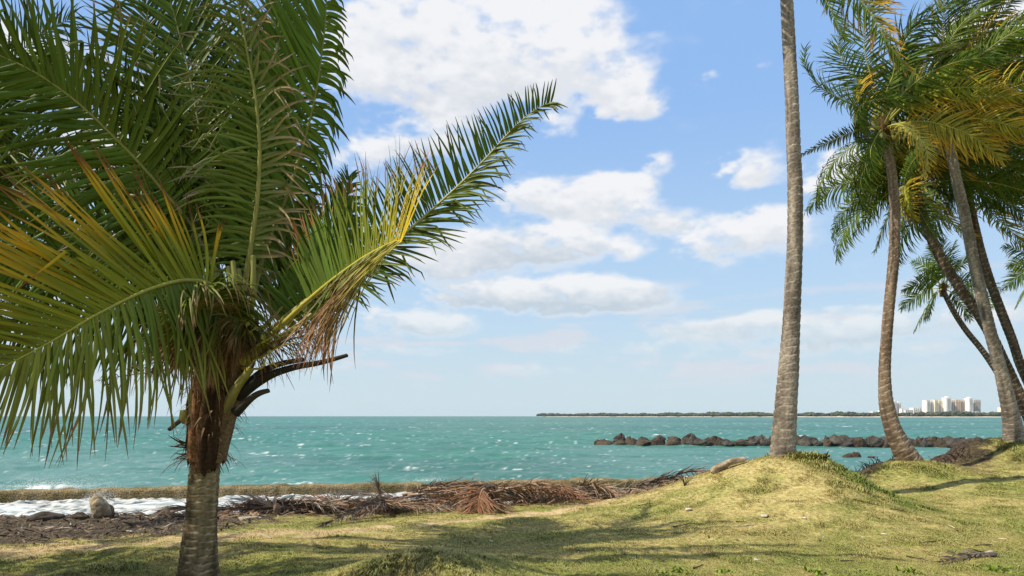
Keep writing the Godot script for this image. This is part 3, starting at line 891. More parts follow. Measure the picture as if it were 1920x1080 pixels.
	frond(t, base, P.call([[462, 672, 6.38], [520, 610, 6.4], [580, 560, 6.42], [655, 508, 6.4], [740, 452, 6.36], [830, 375, 6.3], [900, 308, 6.22], [960, 243, 6.12], [1005, 205, 6.02], [1035, 192, 5.92]]), {
		"seed": 15, "n": 125, "l": 0.68, "w": 0.042, "t0": 0.16, "u0": Vector3(-0.7, 0.9, 0.1), "u1": Vector3(-0.75, 0.8, 0.2), "th0a": 88.0, "th1a": 60.0, "th0b": 62.0, "th1b": 22.0, "la": 0.92, "lb": 0.85, "benda": Vector3(-0.12, 0.04, 0.0), "bendb": Vector3(0.55, -0.6, 0.1), "biasb": Vector3(0.1, 0.05, 0.3),
		"kinka": 0.03, "kinkb": 0.4, "raga": 0.02, "ragb": 0.2, "c1a": GREEN, "c2a": Color(0.075, 0.12, 0.016), "c3a": Color(0.10, 0.07, 0.03), "f2a": 0.95, "c1b": DEEP, "c2b": GREEN, "c3b": Color(0.09, 0.065, 0.035), "f2b": 0.88, "ctb": Color(0.10, 0.12, 0.02),
		"r": 0.034, "rib": Color(0.33, 0.33, 0.07), "rib2": Color(0.42, 0.42, 0.12), "label": "long frond reaching over the sea with dark ragged lower leaflets"})
	frond(t, base, P.call([[458, 680, 6.3], [520, 618, 6.05], [590, 553, 5.7], [660, 498, 5.3], [708, 468, 4.95], [735, 455, 4.7], [748, 452, 4.5], [752, 455, 4.36]]), {
		"seed": 16, "n": 110, "l": 0.88, "w": 0.044, "taper": 0.1, "turn": 3.0, "t0a": 0.36, "t0b": 0.47, "t1": 0.995, "u0": Vector3(-0.55, 1, 0.0), "u1": Vector3(0.34, 1, 0.0), "th0a": 82.0, "th1a": 84.0, "th0b": 88.0, "th1b": 86.0, "la": 0.84, "lb": 1.12, "benda": Vector3(0.0, 0.05, -0.15), "bendb": Vector3(-0.1, -0.3, -0.25), "biasb": Vector3(-0.74, 0.08, 0.0),
		"c1a": Color(0.085, 0.135, 0.026), "c2a": Color(0.10, 0.14, 0.03), "cta": Color(0.42, 0.31, 0.025), "c3a": RUST, "f2a": 0.82, "c1b": Color(0.10, 0.125, 0.03), "ctb": Color(0.30, 0.27, 0.035), "c2b": Color(0.21, 0.12, 0.06), "c3b": Color(0.15, 0.085, 0.06), "f1b": 0.55, "f2b": 0.8,
		"kinka": 0.04, "kinkb": 0.08, "raga": 0.06, "ragb": 0.1, "r": 0.036, "rib": Color(0.36, 0.34, 0.06), "rib2": Color(0.5, 0.42, 0.06), "label": "twisted frond turned to the viewer with golden and brown leaflets"})
	# the dense dark heart of the crown behind them
	var back := [
		[[430, 640, 6.5], [385, 540, 6.8], [300, 455, 7.1], [180, 400, 7.35], [60, 385, 7.5], [-80, 420, 7.6]],
		[[430, 640, 6.5], [395, 500, 6.85], [340, 330, 7.1], [300, 170, 7.2], [275, 20, 7.2], [255, -110, 7.1]],
		[[440, 640, 6.55], [425, 480, 6.95], [410, 290, 7.3], [385, 90, 7.5], [345, -90, 7.5]],
		[[455, 640, 6.55], [490, 500, 6.95], [525, 350, 7.3], [545, 170, 7.5], [550, -10, 7.6]],
		[[464, 650, 6.55], [540, 560, 6.95], [600, 480, 7.2], [640, 400, 7.4], [655, 330, 7.5]],
		[[428, 645, 6.4], [360, 560, 6.6], [250, 490, 6.75], [120, 470, 6.8], [-20, 500, 6.8]],
		[[430, 640, 6.5], [380, 470, 6.8], [270, 300, 6.95], [130, 180, 7.0], [-20, 110, 7.0]],
		[[432, 640, 6.5], [400, 440, 6.8], [370, 220, 6.9], [330, 40, 6.9], [280, -120, 6.8]],
		[[450, 640, 6.5], [470, 470, 6.9], [500, 270, 7.1], [520, 80, 7.2], [525, -90, 7.2]],
		[[425, 650, 6.45], [330, 590, 6.8], [210, 570, 7.1], [80, 590, 7.3], [-60, 640, 7.4]],
		[[440, 640, 6.6], [440, 500, 7.3], [430, 400, 8.1], [425, 350, 8.8], [420, 350, 9.5]],
		[[450, 640, 6.6], [480, 520, 7.3], [500, 440, 8.0], [510, 410, 8.7], [515, 420, 9.3]],
		[[430, 640, 6.6], [370, 510, 7.2], [300, 420, 7.9], [250, 390, 8.5], [215, 400, 9.1]],
		[[440, 640, 6.6], [400, 470, 7.2], [350, 330, 7.9], [310, 250, 8.5], [280, 220, 9.0]],
		[[445, 640, 6.6], [460, 440, 7.2], [480, 280, 7.8], [490, 170, 8.4], [495, 120, 8.9]]]
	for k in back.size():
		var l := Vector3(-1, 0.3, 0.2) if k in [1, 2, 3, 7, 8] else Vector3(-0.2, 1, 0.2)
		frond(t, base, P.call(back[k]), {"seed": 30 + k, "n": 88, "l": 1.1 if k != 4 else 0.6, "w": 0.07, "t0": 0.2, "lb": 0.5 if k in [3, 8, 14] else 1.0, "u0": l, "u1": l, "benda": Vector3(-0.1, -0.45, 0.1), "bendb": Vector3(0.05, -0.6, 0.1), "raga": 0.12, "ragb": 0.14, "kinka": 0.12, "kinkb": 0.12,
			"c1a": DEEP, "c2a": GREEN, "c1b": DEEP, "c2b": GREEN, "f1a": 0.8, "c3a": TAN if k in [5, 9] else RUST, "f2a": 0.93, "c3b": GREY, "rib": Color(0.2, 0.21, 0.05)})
	frond(t, base, P.call([[442, 645, 6.25], [428, 580, 6.0], [398, 548, 5.85], [366, 556, 5.72], [345, 580, 5.65]]), {"seed": 17, "n": 70, "l": 0.80, "w": 0.04, "t0": 0.3, "taper": 0.3, "u0": Vector3(0.9, 0.5, 0.3), "u1": Vector3(0.5, 1, 0.3), "th0a": 110.0, "th1a": 95.0, "th0b": 80.0, "th1b": 60.0, "benda": Vector3(0.0, -2.3, 0.1), "bendb": Vector3(0, -1.0, 0.1), "biasa": Vector3(0.1, -0.3, 0.2), "biasb": Vector3(0, -0.3, 0.2),
		"c1a": Color(0.085, 0.125, 0.018), "c2a": Color(0.12, 0.12, 0.03), "f1a": 0.6, "c3a": Color(0.15, 0.09, 0.05), "f2a": 0.82, "c1b": Color(0.085, 0.125, 0.018), "c2b": Color(0.13, 0.13, 0.03), "f1b": 0.6, "c3b": RUST, "f2b": 0.84, "raga": 0.15, "ragb": 0.12, "rib": Color(0.28, 0.27, 0.06)})
	for q in 3:      # withered lower fronds that hang down in front of the stem
		frond(t, base, P.call([[[440, 655, 6.3], [415, 615, 6.1], [380, 625, 6.0], [345, 670, 5.95]], [[455, 650, 6.3], [460, 615, 6.05], [450, 610, 5.9], [440, 640, 5.8]], [[430, 660, 6.4], [380, 630, 6.45], [330, 640, 6.5], [290, 690, 6.5]]][q]), {"seed": 55 + q, "n": 70, "l": [0.6, 0.5, 0.55][q], "w": 0.024, "t0": 0.15, "u0": Vector3(0, 1, 0.3), "mat": M.dry_leaf, "c1a": Color(0.09, 0.10, 0.025), "c2a": Color(0.15, 0.095, 0.05), "f1a": 0.45, "c1b": Color(0.10, 0.10, 0.028), "c2b": Color(0.13, 0.08, 0.045), "f1b": 0.45, "c3a": RUST, "c3b": RUST, "bendb": Vector3(0, -2.0, 0), "benda": Vector3(-0.2, -2.3, 0.1), "raga": 0.35, "ragb": 0.35, "rib": Color(0.18, 0.14, 0.06)})
	# two old brown fronds hanging beside the stem
	frond(t, base, P.call([[425, 665, 6.4], [330, 690, 6.75], [230, 705, 7.05], [185, 715, 7.2]]), {"seed": 51, "n": 16, "l": 0.3, "w": 0.02, "t0": 0.5, "u0": Vector3.UP, "mat": M.dry_leaf, "c1a": GREY, "c2a": TAN, "c1b": GREY, "c2b": TAN, "bendb": Vector3(0, -1.5, 0), "benda": Vector3(0, -2.0, 0), "rib": Color(0.16, 0.10, 0.06), "label": "dead brown frond stump"})
	frond(t, base, P.call([[455, 690, 6.35], [500, 660, 6.2], [560, 632, 6.05], [600, 640, 5.95]]), {"seed": 52, "n": 60, "l": 0.42, "w": 0.016, "t0": 0.2, "u0": Vector3.UP, "mat": M.dry_leaf, "c1a": Color(0.17, 0.10, 0.06), "c2a": TAN, "c1b": Color(0.12, 0.07, 0.045), "c2b": Color(0.10, 0.06, 0.04), "bendb": Vector3(0.1, -2.2, 0), "benda": Vector3(-0.3, -2.4, 0), "raga": 0.5, "ragb": 0.5, "rib": Color(0.16, 0.10, 0.06), "label": "shrivelled brown frond with hanging leaflets"})
	frond(t, base, P.call([[450, 650, 6.3], [438, 610, 6.05], [405, 605, 5.95], [360, 635, 5.9]]), {"seed": 53, "n": 85, "l": 0.55, "w": 0.022, "t0": 0.1, "u0": Vector3.UP, "mat": M.dry_leaf, "c1a": Color(0.10, 0.11, 0.03), "c2a": Color(0.17, 0.10, 0.05), "f1a": 0.5, "c1b": Color(0.10, 0.105, 0.03), "c2b": Color(0.15, 0.085, 0.045), "f1b": 0.5, "bendb": Vector3(0.0, -2.2, 0), "benda": Vector3(-0.2, -2.4, 0), "raga": 0.5, "ragb": 0.5, "rib": Color(0.16, 0.10, 0.06), "label": "dead frond hanging in front of the stem"})
	# black broken leaf stalks
	var coal := Color(0.022, 0.020, 0.018)
	stalk("dead_stalk", t, base, P.call([[445, 745, 6.3], [490, 712, 6.2], [540, 692, 6.1], [600, 680, 6.0], [651, 666, 5.9]]), 0.058, 0.018, coal, Color(0.035, 0.028, 0.024), M.wood, 0.6)
	stalk("dead_stalk", t, base, P.call([[450, 742, 6.35], [480, 706, 6.3], [520, 684, 6.3], [570, 674, 6.3]]), 0.05, 0.02, Color(0.05, 0.045, 0.04), coal, M.wood, 0.6)
	stalk("dead_stalk", t, base, P.call([[440, 775, 6.25], [465, 752, 6.2], [485, 738, 6.15], [504, 732, 6.1]]), 0.05, 0.022, coal, Color(0.06, 0.05, 0.04), M.wood, 0.6)
	stalk("dead_stalk", t, base, P.call([[372, 765, 6.35], [350, 780, 6.45], [330, 795, 6.5], [317, 806, 6.55]]), 0.035, 0.02, Color(0.10, 0.08, 0.06), Color(0.05, 0.045, 0.04), M.wood, 0.6)
	for a in [[[350, 790], [345, 770]], [[420, 770], [470, 690]], [[380, 780], [400, 640]]]:
		stalk("leaf_stalk", t, base, [at(a[0][0], a[0][1], 6.28), at((a[0][0] + a[1][0]) * 0.5 - 3, (a[0][1] + a[1][1]) * 0.5, 6.22), at(a[1][0], a[1][1], 6.22)], 0.06, 0.035, Color(0.15, 0.12, 0.05), Color(0.26, 0.25, 0.06), M.rachis, 0.6)
	for a in [[438, 640, 428, 500, 6.2], [452, 640, 447, 505, 6.25], [430, 640, 402, 520, 6.3], [462, 645, 475, 480, 6.2], [470, 660, 560, 575, 6.3], [474, 670, 585, 590, 6.15], [445, 640, 436, 490, 6.1]]:
		stalk("leaf_stalk", t, base, [at(a[0], a[1], 6.35), at((a[0] + a[2]) * 0.5 + 4, (a[1] + a[3]) * 0.5, a[4]), at(a[2], a[3], a[4])], 0.04, 0.024, Color(0.24, 0.20, 0.05), Color(0.19, 0.20, 0.04), M.rachis, 0.7)
	# torn fibre round the growing stem
	var ctr := func(py: float) -> Vector3: return at(table([[640.0, 432.0], [740.0, 403.0], [870.0, 385.0]], py), py, 6.4)
	var brown := Color(0.085, 0.046, 0.024)
	var pale := Color(0.215, 0.145, 0.082)
	var dark := Color(0.030, 0.020, 0.014)
	var k := 0
	rng.seed = 58
	for q in 20:       # overlapping torn leaf bases, each its own strip of the sheath, lowest first
		var row := q / 5
		var py := 868.0 - row * 42.0 + rng.randf_range(-14, 14)
		var a := q * 2.51 + rng.randf_range(-0.3, 0.3)
		var wide := rng.randf_range(0.55, 1.15)
		var tint := rng.randf()
		var lo := dark.lerp(brown, rng.randf())
		var hi := brown.lerp(pale, tint)
		var r0 := rng.randf_range(0.138, 0.170) + row * 0.008
		fibre_sheath(t, base, ctr.call(py), ctr.call(py - rng.randf_range(95.0, 150.0)), r0, r0 + rng.randf_range(0.03, 0.10), a - wide, a + wide, k, lo, hi)
		k += 1
	for a in [[862, 742, 0.17, 0.24, -0.9, 0.35, Color(0.15, 0.105, 0.065), pale], [855, 735, 0.175, 0.25, -2.3, -1.4, Color(0.12, 0.055, 0.028), Color(0.24, 0.13, 0.07)], [850, 760, 0.175, 0.22, -1.5, -0.9, dark, Color(0.09, 0.05, 0.03)], [840, 745, 0.18, 0.25, 2.5, 3.5, Color(0.12, 0.06, 0.03), pale]]:
		fibre_sheath(t, base, ctr.call(a[0]), ctr.call(a[1]), a[2], a[3], a[4], a[5], k, a[6], a[7])
		k += 1
	# loose ends of fibre
	rng.seed = 61
	var s := Shape.new()
	for q in 150:
		var a := rng.randf_range(-PI, PI)
		var py := rng.randf_range(690.0, 870.0)
		var c: Vector3 = ctr.call(py)
		var out := Vector3(cos(a), 0, sin(a))
		leaflet(s, c + out * rng.randf_range(0.17, 0.23), (out + Vector3(0, rng.randf_range(-1.2, 0.2), 0)).normalized(), Vector3.UP.cross(out), rng.randf_range(0.08, 0.26), rng.randf_range(0.006, 0.022), Vector3(0, -1.6, 0) + Vector3(rng.randfn(), rng.randfn(), rng.randfn()) * 0.5, 5, rc(brown, pale), rc(brown, dark), dark, 0.6, 0.95, -1, false)
	for q in 14:      # the tuft of torn strips under the sheaths, seaward of the stem
		var c := at(350 + rng.randf_range(-8, 20), 842 + rng.randf_range(-14, 20), 6.3)
		leaflet(s, c, Vector3(-1, rng.randf_range(-0.5, 0.6), rng.randf_range(-0.3, 0.5)).normalized(), Vector3.UP, rng.randf_range(0.1, 0.2), 0.018, Vector3(0.0, rng.randf_range(-0.3, 1.0), 0.0), 5, dark, brown, dark, 0.6, 0.95, -1, false)
	tag(inst("fibre_strands", s.mesh(M.dry_leaf), t, -base), "", "", "", "stuff")
	# young coconuts and the flower stalks that bear them
	var nut := Shape.new()
	var nn := 10
	for j in nn + 1:
		var th := PI * j / nn
		for q in 13:
			var a := TAU * q / 12
			var r := sin(th) * (1.0 + 0.05 * cos(3.0 * a))
			nut.add(Vector3(cos(a) * r * 0.86, cos(th) * (1.08 if j < nn / 2 else 1.0), sin(a) * r * 0.86), Vector3.UP, Color(0.30, 0.30, 0.06).lerp(Color(0.40, 0.36, 0.12), smoothstep(0.7, 1.0, cos(th))))
	for j in nn:
		for q in 12:
			var a := j * 13 + q
			nut.quad(a, a + 1, a + 14, a + 13)
	nut.smooth()
	var nutm := nut.mesh(M.nut)
	for a in [[443, 601, 6.05, 0.024], [457, 600, 6.0, 0.026], [440, 613, 5.98, 0.026], [465, 607, 6.02, 0.022], [494, 632, 6.0, 0.030], [505, 660, 6.0, 0.022], [480, 615, 6.05, 0.02], [452, 612, 6.06, 0.022], [514, 648, 6.05, 0.02]]:
		var o := inst("coconut", nutm, t, at(a[0], a[1], a[2]) - base)
		o.scale = Vector3.ONE * a[3]
		o.rotation = Vector3(rng.randf_range(-0.5, 0.5), 0, rng.randf_range(-0.6, 0.6))
	for a in [[[455, 650], [480, 615], [520, 615], [548, 622]], [[458, 665], [495, 640], [530, 625], [560, 612]], [[462, 680], [500, 665], [525, 650], [560, 640]], [[450, 640], [462, 615], [458, 603], [452, 600]], [[455, 690], [490, 690], [500, 670], [520, 690]]]:
		var pts := []
		for q in a: pts.append(at(q[0], q[1], 6.02))
		pts[0] = at(a[0][0], a[0][1], 6.3)
		stalk("flower_stalk", t, base, pts, 0.016, 0.006, Color(0.34, 0.32, 0.07), Color(0.42, 0.36, 0.10), M.rachis, 1.0)
	var st := Shape.new()
	for q in 70:
		var c := at(rng.randf_range(462, 560), rng.randf_range(605, 690), rng.randf_range(5.95, 6.15))
		leaflet(st, c, Vector3(rng.randf_range(-0.3, 1.0), rng.randf_range(-0.8, 0.8), rng.randf_range(-0.3, 0.5)).normalized(), Vector3(0.3, 1, 0.2), rng.randf_range(0.08, 0.24), 0.007, Vector3(0, -1.4, 0), 5, Color(0.36, 0.33, 0.09), Color(0.32, 0.25, 0.10), TAN, 0.5, 0.9, -1, false)
	tag(inst("flower_strands", st.mesh(M.rachis), t, -base), "", "", "", "stuff")

func blown(c: Vector3, az: float, el: float, len_: float, wind: Vector3, grav: float, give: float) -> Array:
	# the path of a midrib that starts out at az, el, bows under its weight and streams with the wind
	var pts := [c]
	var dir := Vector3(cos(az) * cos(el), sin(el), sin(az) * cos(el))
	var p := c
	for k in 8:
		p += dir * len_ / 8.0
		pts.append(p)
		var f := (k + 1) / 8.0
		dir = (dir + (wind * give + Vector3(0, -grav, 0)) * (0.12 + 0.34 * f)).normalized()
	return pts

func crown(t: Node3D, base: Vector3, c: Vector3, count: int, len_: float, wind: Vector3, seed_: int, fine: int, leaf_len: float, yellow := 0.3, give := 1.0, lowest := -0.45) -> void:
	for k in count:
		rng.seed = seed_ * 100 + k
		var rank := float(k) / count
		var az := k * 2.39996 + rng.randf_range(-0.3, 0.3)
		var el := lerpf(1.25, lowest, rank) + rng.randf_range(-0.15, 0.15)
		var gold := rng.randf() < yellow * (0.4 + rank * 1.2)
		var gr := lerpf(0.25, 0.6, rank)
		var pts := blown(c + Vector3(0, lerpf(0.1, -0.15, rank), 0), az, el, len_ * rng.randf_range(0.82, 1.08), wind, gr, give * rng.randf_range(0.7, 1.2))
		var u := wind.cross(pts[8] - pts[2])
		if u.length() < 0.1: u = Vector3(0, 0, 1)
		u = u.normalized() * (1.0 if rng.randf() < 0.5 else -1.0)
		var c1 := rc(GREEN, DEEP) if not gold else rc(LIME, Color(0.30, 0.23, 0.03))
		var c2 := rc(GREEN, LIME) if not gold else GOLD
		frond(t, base, pts, {"seed": seed_ * 100 + k, "n": fine, "l": leaf_len, "w": 0.058 * 60.0 / fine, "segs": 4, "t0": 0.2, "u0": u, "u1": u, "benda": wind * 1.9 + Vector3(0, -0.5, 0), "bendb": wind * 1.9 + Vector3(0, -0.7, 0), "raga": 0.12, "ragb": 0.14, "kinka": 0.05, "kinkb": 0.05,
			"c1a": c1, "c1b": c1, "c2a": c2, "c2b": c2, "f1a": 0.55 if gold else 0.85, "f1b": 0.5 if gold else 0.85, "c3a": RUST if gold else TAN, "c3b": TAN, "f2a": 0.93, "f2b": 0.93, "r": 0.03, "rib": Color(0.28, 0.27, 0.07)})

func tall_palm(label: String, pts: Array, radii: Array, seed_: int, ca: Color, cb: Color, sink := 0.15) -> Array:
	var base: Vector3 = pts[0]
	base.y = ground_h(base.x, -base.z)
	var t := thing("coconut_palm", label, "palm tree", base, "coconut palms on the shore")
	var q := pts.duplicate()
	q[0] = base - Vector3(0, sink, 0)
	trunk(t, base, q, radii, 0.024, 0.15, 0.075, ca, cb, Color(0.50, 0.43, 0.34), seed_, 18)
	# fibre under the crown
	var top: Vector3 = pts[-1]
	var r: float = radii[-1]
	for k in 4:
		fibre_sheath(t, base, top - Vector3(0, 0.35, 0), top + Vector3(0, 0.2, 0), r * 1.1, r * 1.5, k * 1.57, k * 1.57 + 1.9, seed_ * 7 + k, Color(0.06, 0.04, 0.022), Color(0.16, 0.10, 0.05))
	return [t, base, top]

func some_nuts(t: Node3D, base: Vector3, c: Vector3, count: int) -> void:
	var m := SphereMesh.new()
	m.radius = 0.11; m.height = 0.27; m.radial_segments = 10; m.rings = 6
	var mm := StandardMaterial3D.new()
	mm.albedo_color = Color(0.42, 0.42, 0.16); mm.roughness = 0.5
	m.material = mm
	for k in count:
		var a := k * 2.2
		inst("coconut", m, t, c - base + Vector3(cos(a) * 0.24, -0.22 - 0.1 * (k % 3), sin(a) * 0.24))

func tall_palms() -> void:
	var bark_a := Color(0.17, 0.145, 0.12)
	var bark_b := Color(0.43, 0.375, 0.31)
	var wind := Vector3(0.95, 0.12, -0.12)
	# the tall palm on the mound: its crown is above the picture
	var a := tall_palm("tall palm whose straight grey trunk rises from the grassy mound", [at(1466, 856, 12.0), at(1470, 810, 12.0), at(1478, 700, 12.0), at(1486, 560, 12.0), at(1491, 400, 12.0), at(1487, 250, 12.0), at(1482, 130, 12.0), at(1475, 0, 12.0), at(1468, -180, 12.0)], [0.225, 0.185, 0.150, 0.135, 0.127, 0.118, 0.112, 0.105, 0.10], 5, bark_a, bark_b)
	crown(a[0], a[1], a[2] + Vector3(0, 0.6, 0), 12, 2.6, wind, 21, 46, 0.8, 0.25)
	frond(a[0], a[1], [a[2], a[2] + Vector3(0.7, 0.4, 0.2), at(1580, -60, 11.7), at(1635, 30, 11.6), at(1668, 85, 11.5), at(1700, 130, 11.5)], {"seed": 2120, "n": 90, "l": 0.8, "w": 0.055, "segs": 5, "u0": Vector3(1, 0, 0.2), "u1": Vector3(1, 0.3, 0.3), "benda": Vector3(0.4, -0.7, 0), "bendb": Vector3(0.5, -0.3, 0), "c1a": Color(0.12, 0.12, 0.03), "c2a": GOLD, "f1a": 0.5, "c3a": RUST, "f2a": 0.85, "c1b": GREEN, "c2b": Color(0.2, 0.13, 0.04), "f1b": 0.6, "c3b": RUST})
	frond(a[0], a[1], [a[2], a[2] + Vector3(0.4, 0.3, 0.2), at(1530, -60, 11.7), at(1558, 20, 11.6), at(1585, 75, 11.5)], {"seed": 2121, "n": 80, "l": 0.6, "w": 0.05, "segs": 5, "u0": Vector3(1, 0.3, 0.2), "u1": Vector3(1, 0.3, 0.3), "benda": Vector3(0.9, -0.5, 0), "bendb": Vector3(0.9, -0.9, 0), "lb": 0.5, "c1a": GREEN, "c2a": GREEN, "c1b": GREEN, "c2b": LIME})
	# the palm with the curved foot
	a = tall_palm("palm with a trunk curved at its foot, standing on a small grassy hump", [at(1712, 868, 15.0), at(1690, 838, 15.0), at(1670, 790, 15.0), at(1659, 720, 15.0), at(1664, 610, 15.0), at(1677, 460, 15.0), at(1675, 350, 15.0), at(1657, 240, 15.0)], [0.26, 0.17, 0.125, 0.115, 0.115, 0.11, 0.10, 0.09], 6, Color(0.17, 0.12, 0.082), Color(0.34, 0.255, 0.18))
	var t: Node3D = a[0]
	var b: Vector3 = a[1]
	some_nuts(t, b, a[2], 5)
	var left := [
		[[[1652, 238, 15], [1615, 205, 14.8], [1575, 185, 14.6], [1535, 160, 14.4], [1512, 125, 14.3], [1508, 92, 14.2]], Vector3(0.6, -1, 0.2), 0.62, DEEP],
		[[[1652, 240, 15], [1620, 240, 14.7], [1580, 255, 14.5], [1540, 272, 14.3], [1503, 290, 14.2]], Vector3(0.1, 1, 0.1), 0.26, Color(0.06, 0.075, 0.022)],
		[[[1655, 232, 15], [1625, 175, 15.2], [1590, 130, 15.3], [1572, 90, 15.4], [1580, 55, 15.4]], Vector3(1, -0.3, 0.2), 0.75, DEEP],
		[[[1655, 230, 15], [1635, 150, 15], [1620, 80, 15], [1625, 20, 15], [1650, -40, 15]], Vector3(1, 0.2, 0.2), 0.8, GREEN],
		[[[1658, 232, 15], [1670, 160, 14.8], [1690, 95, 14.6], [1730, 40, 14.4], [1790, 5, 14.2]], Vector3(1, 0.6, 0.2), 0.8, GREEN],
		[[[1660, 236, 15], [1700, 195, 14.6], [1760, 170, 14.3], [1830, 165, 14.0], [1895, 180, 13.8]], Vector3(0.2, 1, 0.2), 0.8, LIME],
		[[[1660, 240, 15], [1710, 228, 14.6], [1770, 235, 14.3], [1830, 260, 14.1], [1880, 300, 14.0]], Vector3(0.2, 1, 0.2), 0.75, Color(0.22, 0.20, 0.03)],
		[[[1660, 240, 15], [1690, 235, 14.4], [1720, 255, 14.1], [1738, 290, 14.0], [1732, 330, 14.0]], Vector3(1, 0.3, 0.1), 0.45, Color(0.26, 0.24, 0.05)],
		[[[1655, 240, 15], [1640, 262, 14.7], [1632, 290, 14.6], [1640, 320, 14.6]], Vector3(1, 0, 0), 0.5, DEEP]]
	for k in left.size():
		var pts := []
		for q in left[k][0]: pts.append(at(q[0], q[1], q[2]))
		var gold: bool = left[k][3].r > 0.09
		frond(t, b, pts, {"seed": 600 + k, "n": 54, "l": left[k][2], "w": 0.048, "segs": 5, "t0": 0.16, "u0": left[k][1], "u1": left[k][1], "benda": Vector3(0.7, -0.5, 0), "bendb": Vector3(0.7, -0.3, 0), "c1a": left[k][3], "c1b": left[k][3], "c2a": GOLD if gold else LIME, "c2b": GOLD if gold else GREEN, "f1a": 0.6 if gold else 0.9, "f1b": 0.6 if gold else 0.9, "c3a": RUST, "c3b": TAN, "raga": 0.12, "ragb": 0.12, "kinka": 0.06, "kinkb": 0.06})
	crown(t, b, a[2], 10, 2.8, wind * 1.3, 24, 60, 0.7, 0.3, 1.0, 0.1)
	# the palm at the picture's edge on the grass hump, leaning towards the sea
	a = tall_palm("leaning palm rooted in the grassy hump near the dark bank, trunk pale ringed", [at(1903, 838, 16.5), at(1897, 790, 16.5), at(1880, 710, 16.4), at(1855, 615, 16.3), at(1828, 500, 16.2), at(1808, 400, 16.1), at(1790, 320, 16.0), at(1777, 240, 16.0)], [0.25, 0.165, 0.135, 0.128, 0.125, 0.12, 0.11, 0.10], 7, bark_a, bark_b)
	some_nuts(a[0], a[1], a[2], 5)
	crown(a[0], a[1], a[2], 32, 3.9, wind * 1.35, 25, 64, 0.8, 0.24, 1.0, -0.25)
	for k in 9:
		var e: Vector3 = at([1925, 1900, 1860, 1935, 1930, 1820, 1915, 1940, 1780][k], [30, -40, -70, 120, 75, -50, -10, 165, -60][k], 15.0 + 0.4 * (k % 4))
		frond(a[0], a[1], [a[2], a[2].lerp(e, 0.3) + Vector3(-0.15, 0.35, 0), a[2].lerp(e, 0.65) + Vector3(-0.1, 0.4, 0), e], {"seed": 720 + k, "n": 60, "l": 0.85, "w": 0.055, "segs": 5, "u0": Vector3(-0.3, 1, 0.3), "benda": Vector3(1.4, -0.4, 0), "bendb": Vector3(1.4, -0.6, 0), "c1a": rc(GREEN, LIME), "c1b": GREEN, "c2a": LIME if k % 3 else GOLD, "c2b": LIME, "f1a": 0.6, "raga": 0.12, "ragb": 0.14})
	# the palms behind
	a = tall_palm("dark trunked palm slanting up behind the pale ringed leaning palm", [at(1975, 850, 18.5), at(1925, 770, 18.5), at(1885, 685, 18.5), at(1845, 605, 18.5), at(1800, 540, 18.5), at(1757, 470, 18.5), at(1728, 395, 18.5), at(1715, 340, 18.5)], [0.25, 0.17, 0.145, 0.138, 0.135, 0.13, 0.12, 0.11], 8, Color(0.085, 0.062, 0.042), Color(0.19, 0.14, 0.095))
	crown(a[0], a[1], a[2], 28, 3.1, wind * 0.75, 26, 56, 0.8, 0.2, 0.8)
	for k in 5:
		var e: Vector3 = at([1575, 1590, 1600, 1640, 1600][k], [312, 395, 440, 470, 350][k], 18.0)
		frond(a[0], a[1], [a[2], a[2].lerp(e, 0.35) + Vector3(0, 0.28, 0), a[2].lerp(e, 0.7) + Vector3(0, 0.25, 0), e], {"seed": 820 + k, "n": 50, "l": 0.62, "w": 0.05, "segs": 4, "u0": Vector3(0.1, 1, 0.3), "benda": Vector3(0.3, -0.9, 0), "bendb": Vector3(0.3, -1.0, 0), "c1a": DEEP, "c1b": DEEP, "c2a": GREEN, "c2b": GREEN, "c3a": TAN})
	frond(a[0], a[1], [a[2], at(1700, 355, 17.6), at(1690, 395, 17.4), at(1668, 440, 17.4)], {"seed": 830, "n": 40, "l": 0.4, "w": 0.05, "segs": 4, "u0": Vector3(1, 0.2, 0.3), "benda": Vector3(0.0, -0.9, 0), "bendb": Vector3(0.0, -1.0, 0), "c1a": LIME, "c1b": Color(0.25, 0.25, 0.06), "c2a": GOLD, "c2b": LIME, "c3a": TAN})
	a = tall_palm("slim palm slanting up at the picture's edge beyond the ringed leaning palm", [at(2010, 850, 19.5), at(1960, 775, 19.5), at(1920, 700, 19.5), at(1895, 630, 19.5), at(1870, 565, 19.5), at(1846, 495, 19.5), at(1828, 425, 19.5), at(1812, 350, 19.5)], [0.2, 0.15, 0.125, 0.12, 0.12, 0.115, 0.11, 0.10], 9, Color(0.085, 0.062, 0.042), Color(0.20, 0.15, 0.105))
	crown(a[0], a[1], a[2], 28, 3.5, wind * 0.8, 27, 56, 0.85, 0.2, 0.9)
	# the smaller one far behind
	a = tall_palm("small distant palm with a thin dark trunk, lowest crown of the grove", [at(1985, 840, 30.0), at(1930, 775, 30.0), at(1882, 715, 30.0), at(1844, 660, 30.0), at(1806, 612, 30.0), at(1778, 565, 30.0), at(1768, 540, 30.0)], [0.2, 0.16, 0.13, 0.125, 0.12, 0.115, 0.10], 10, Color(0.06, 0.046, 0.034), Color(0.13, 0.10, 0.075))
	var small := [[1692, 545], [1690, 580], [1715, 620], [1742, 460], [1712, 490], [1790, 455], [1830, 480], [1850, 530], [1865, 575], [1820, 600], [1735, 600], [1768, 450], [1880, 545], [1800, 500], [1720, 520]]
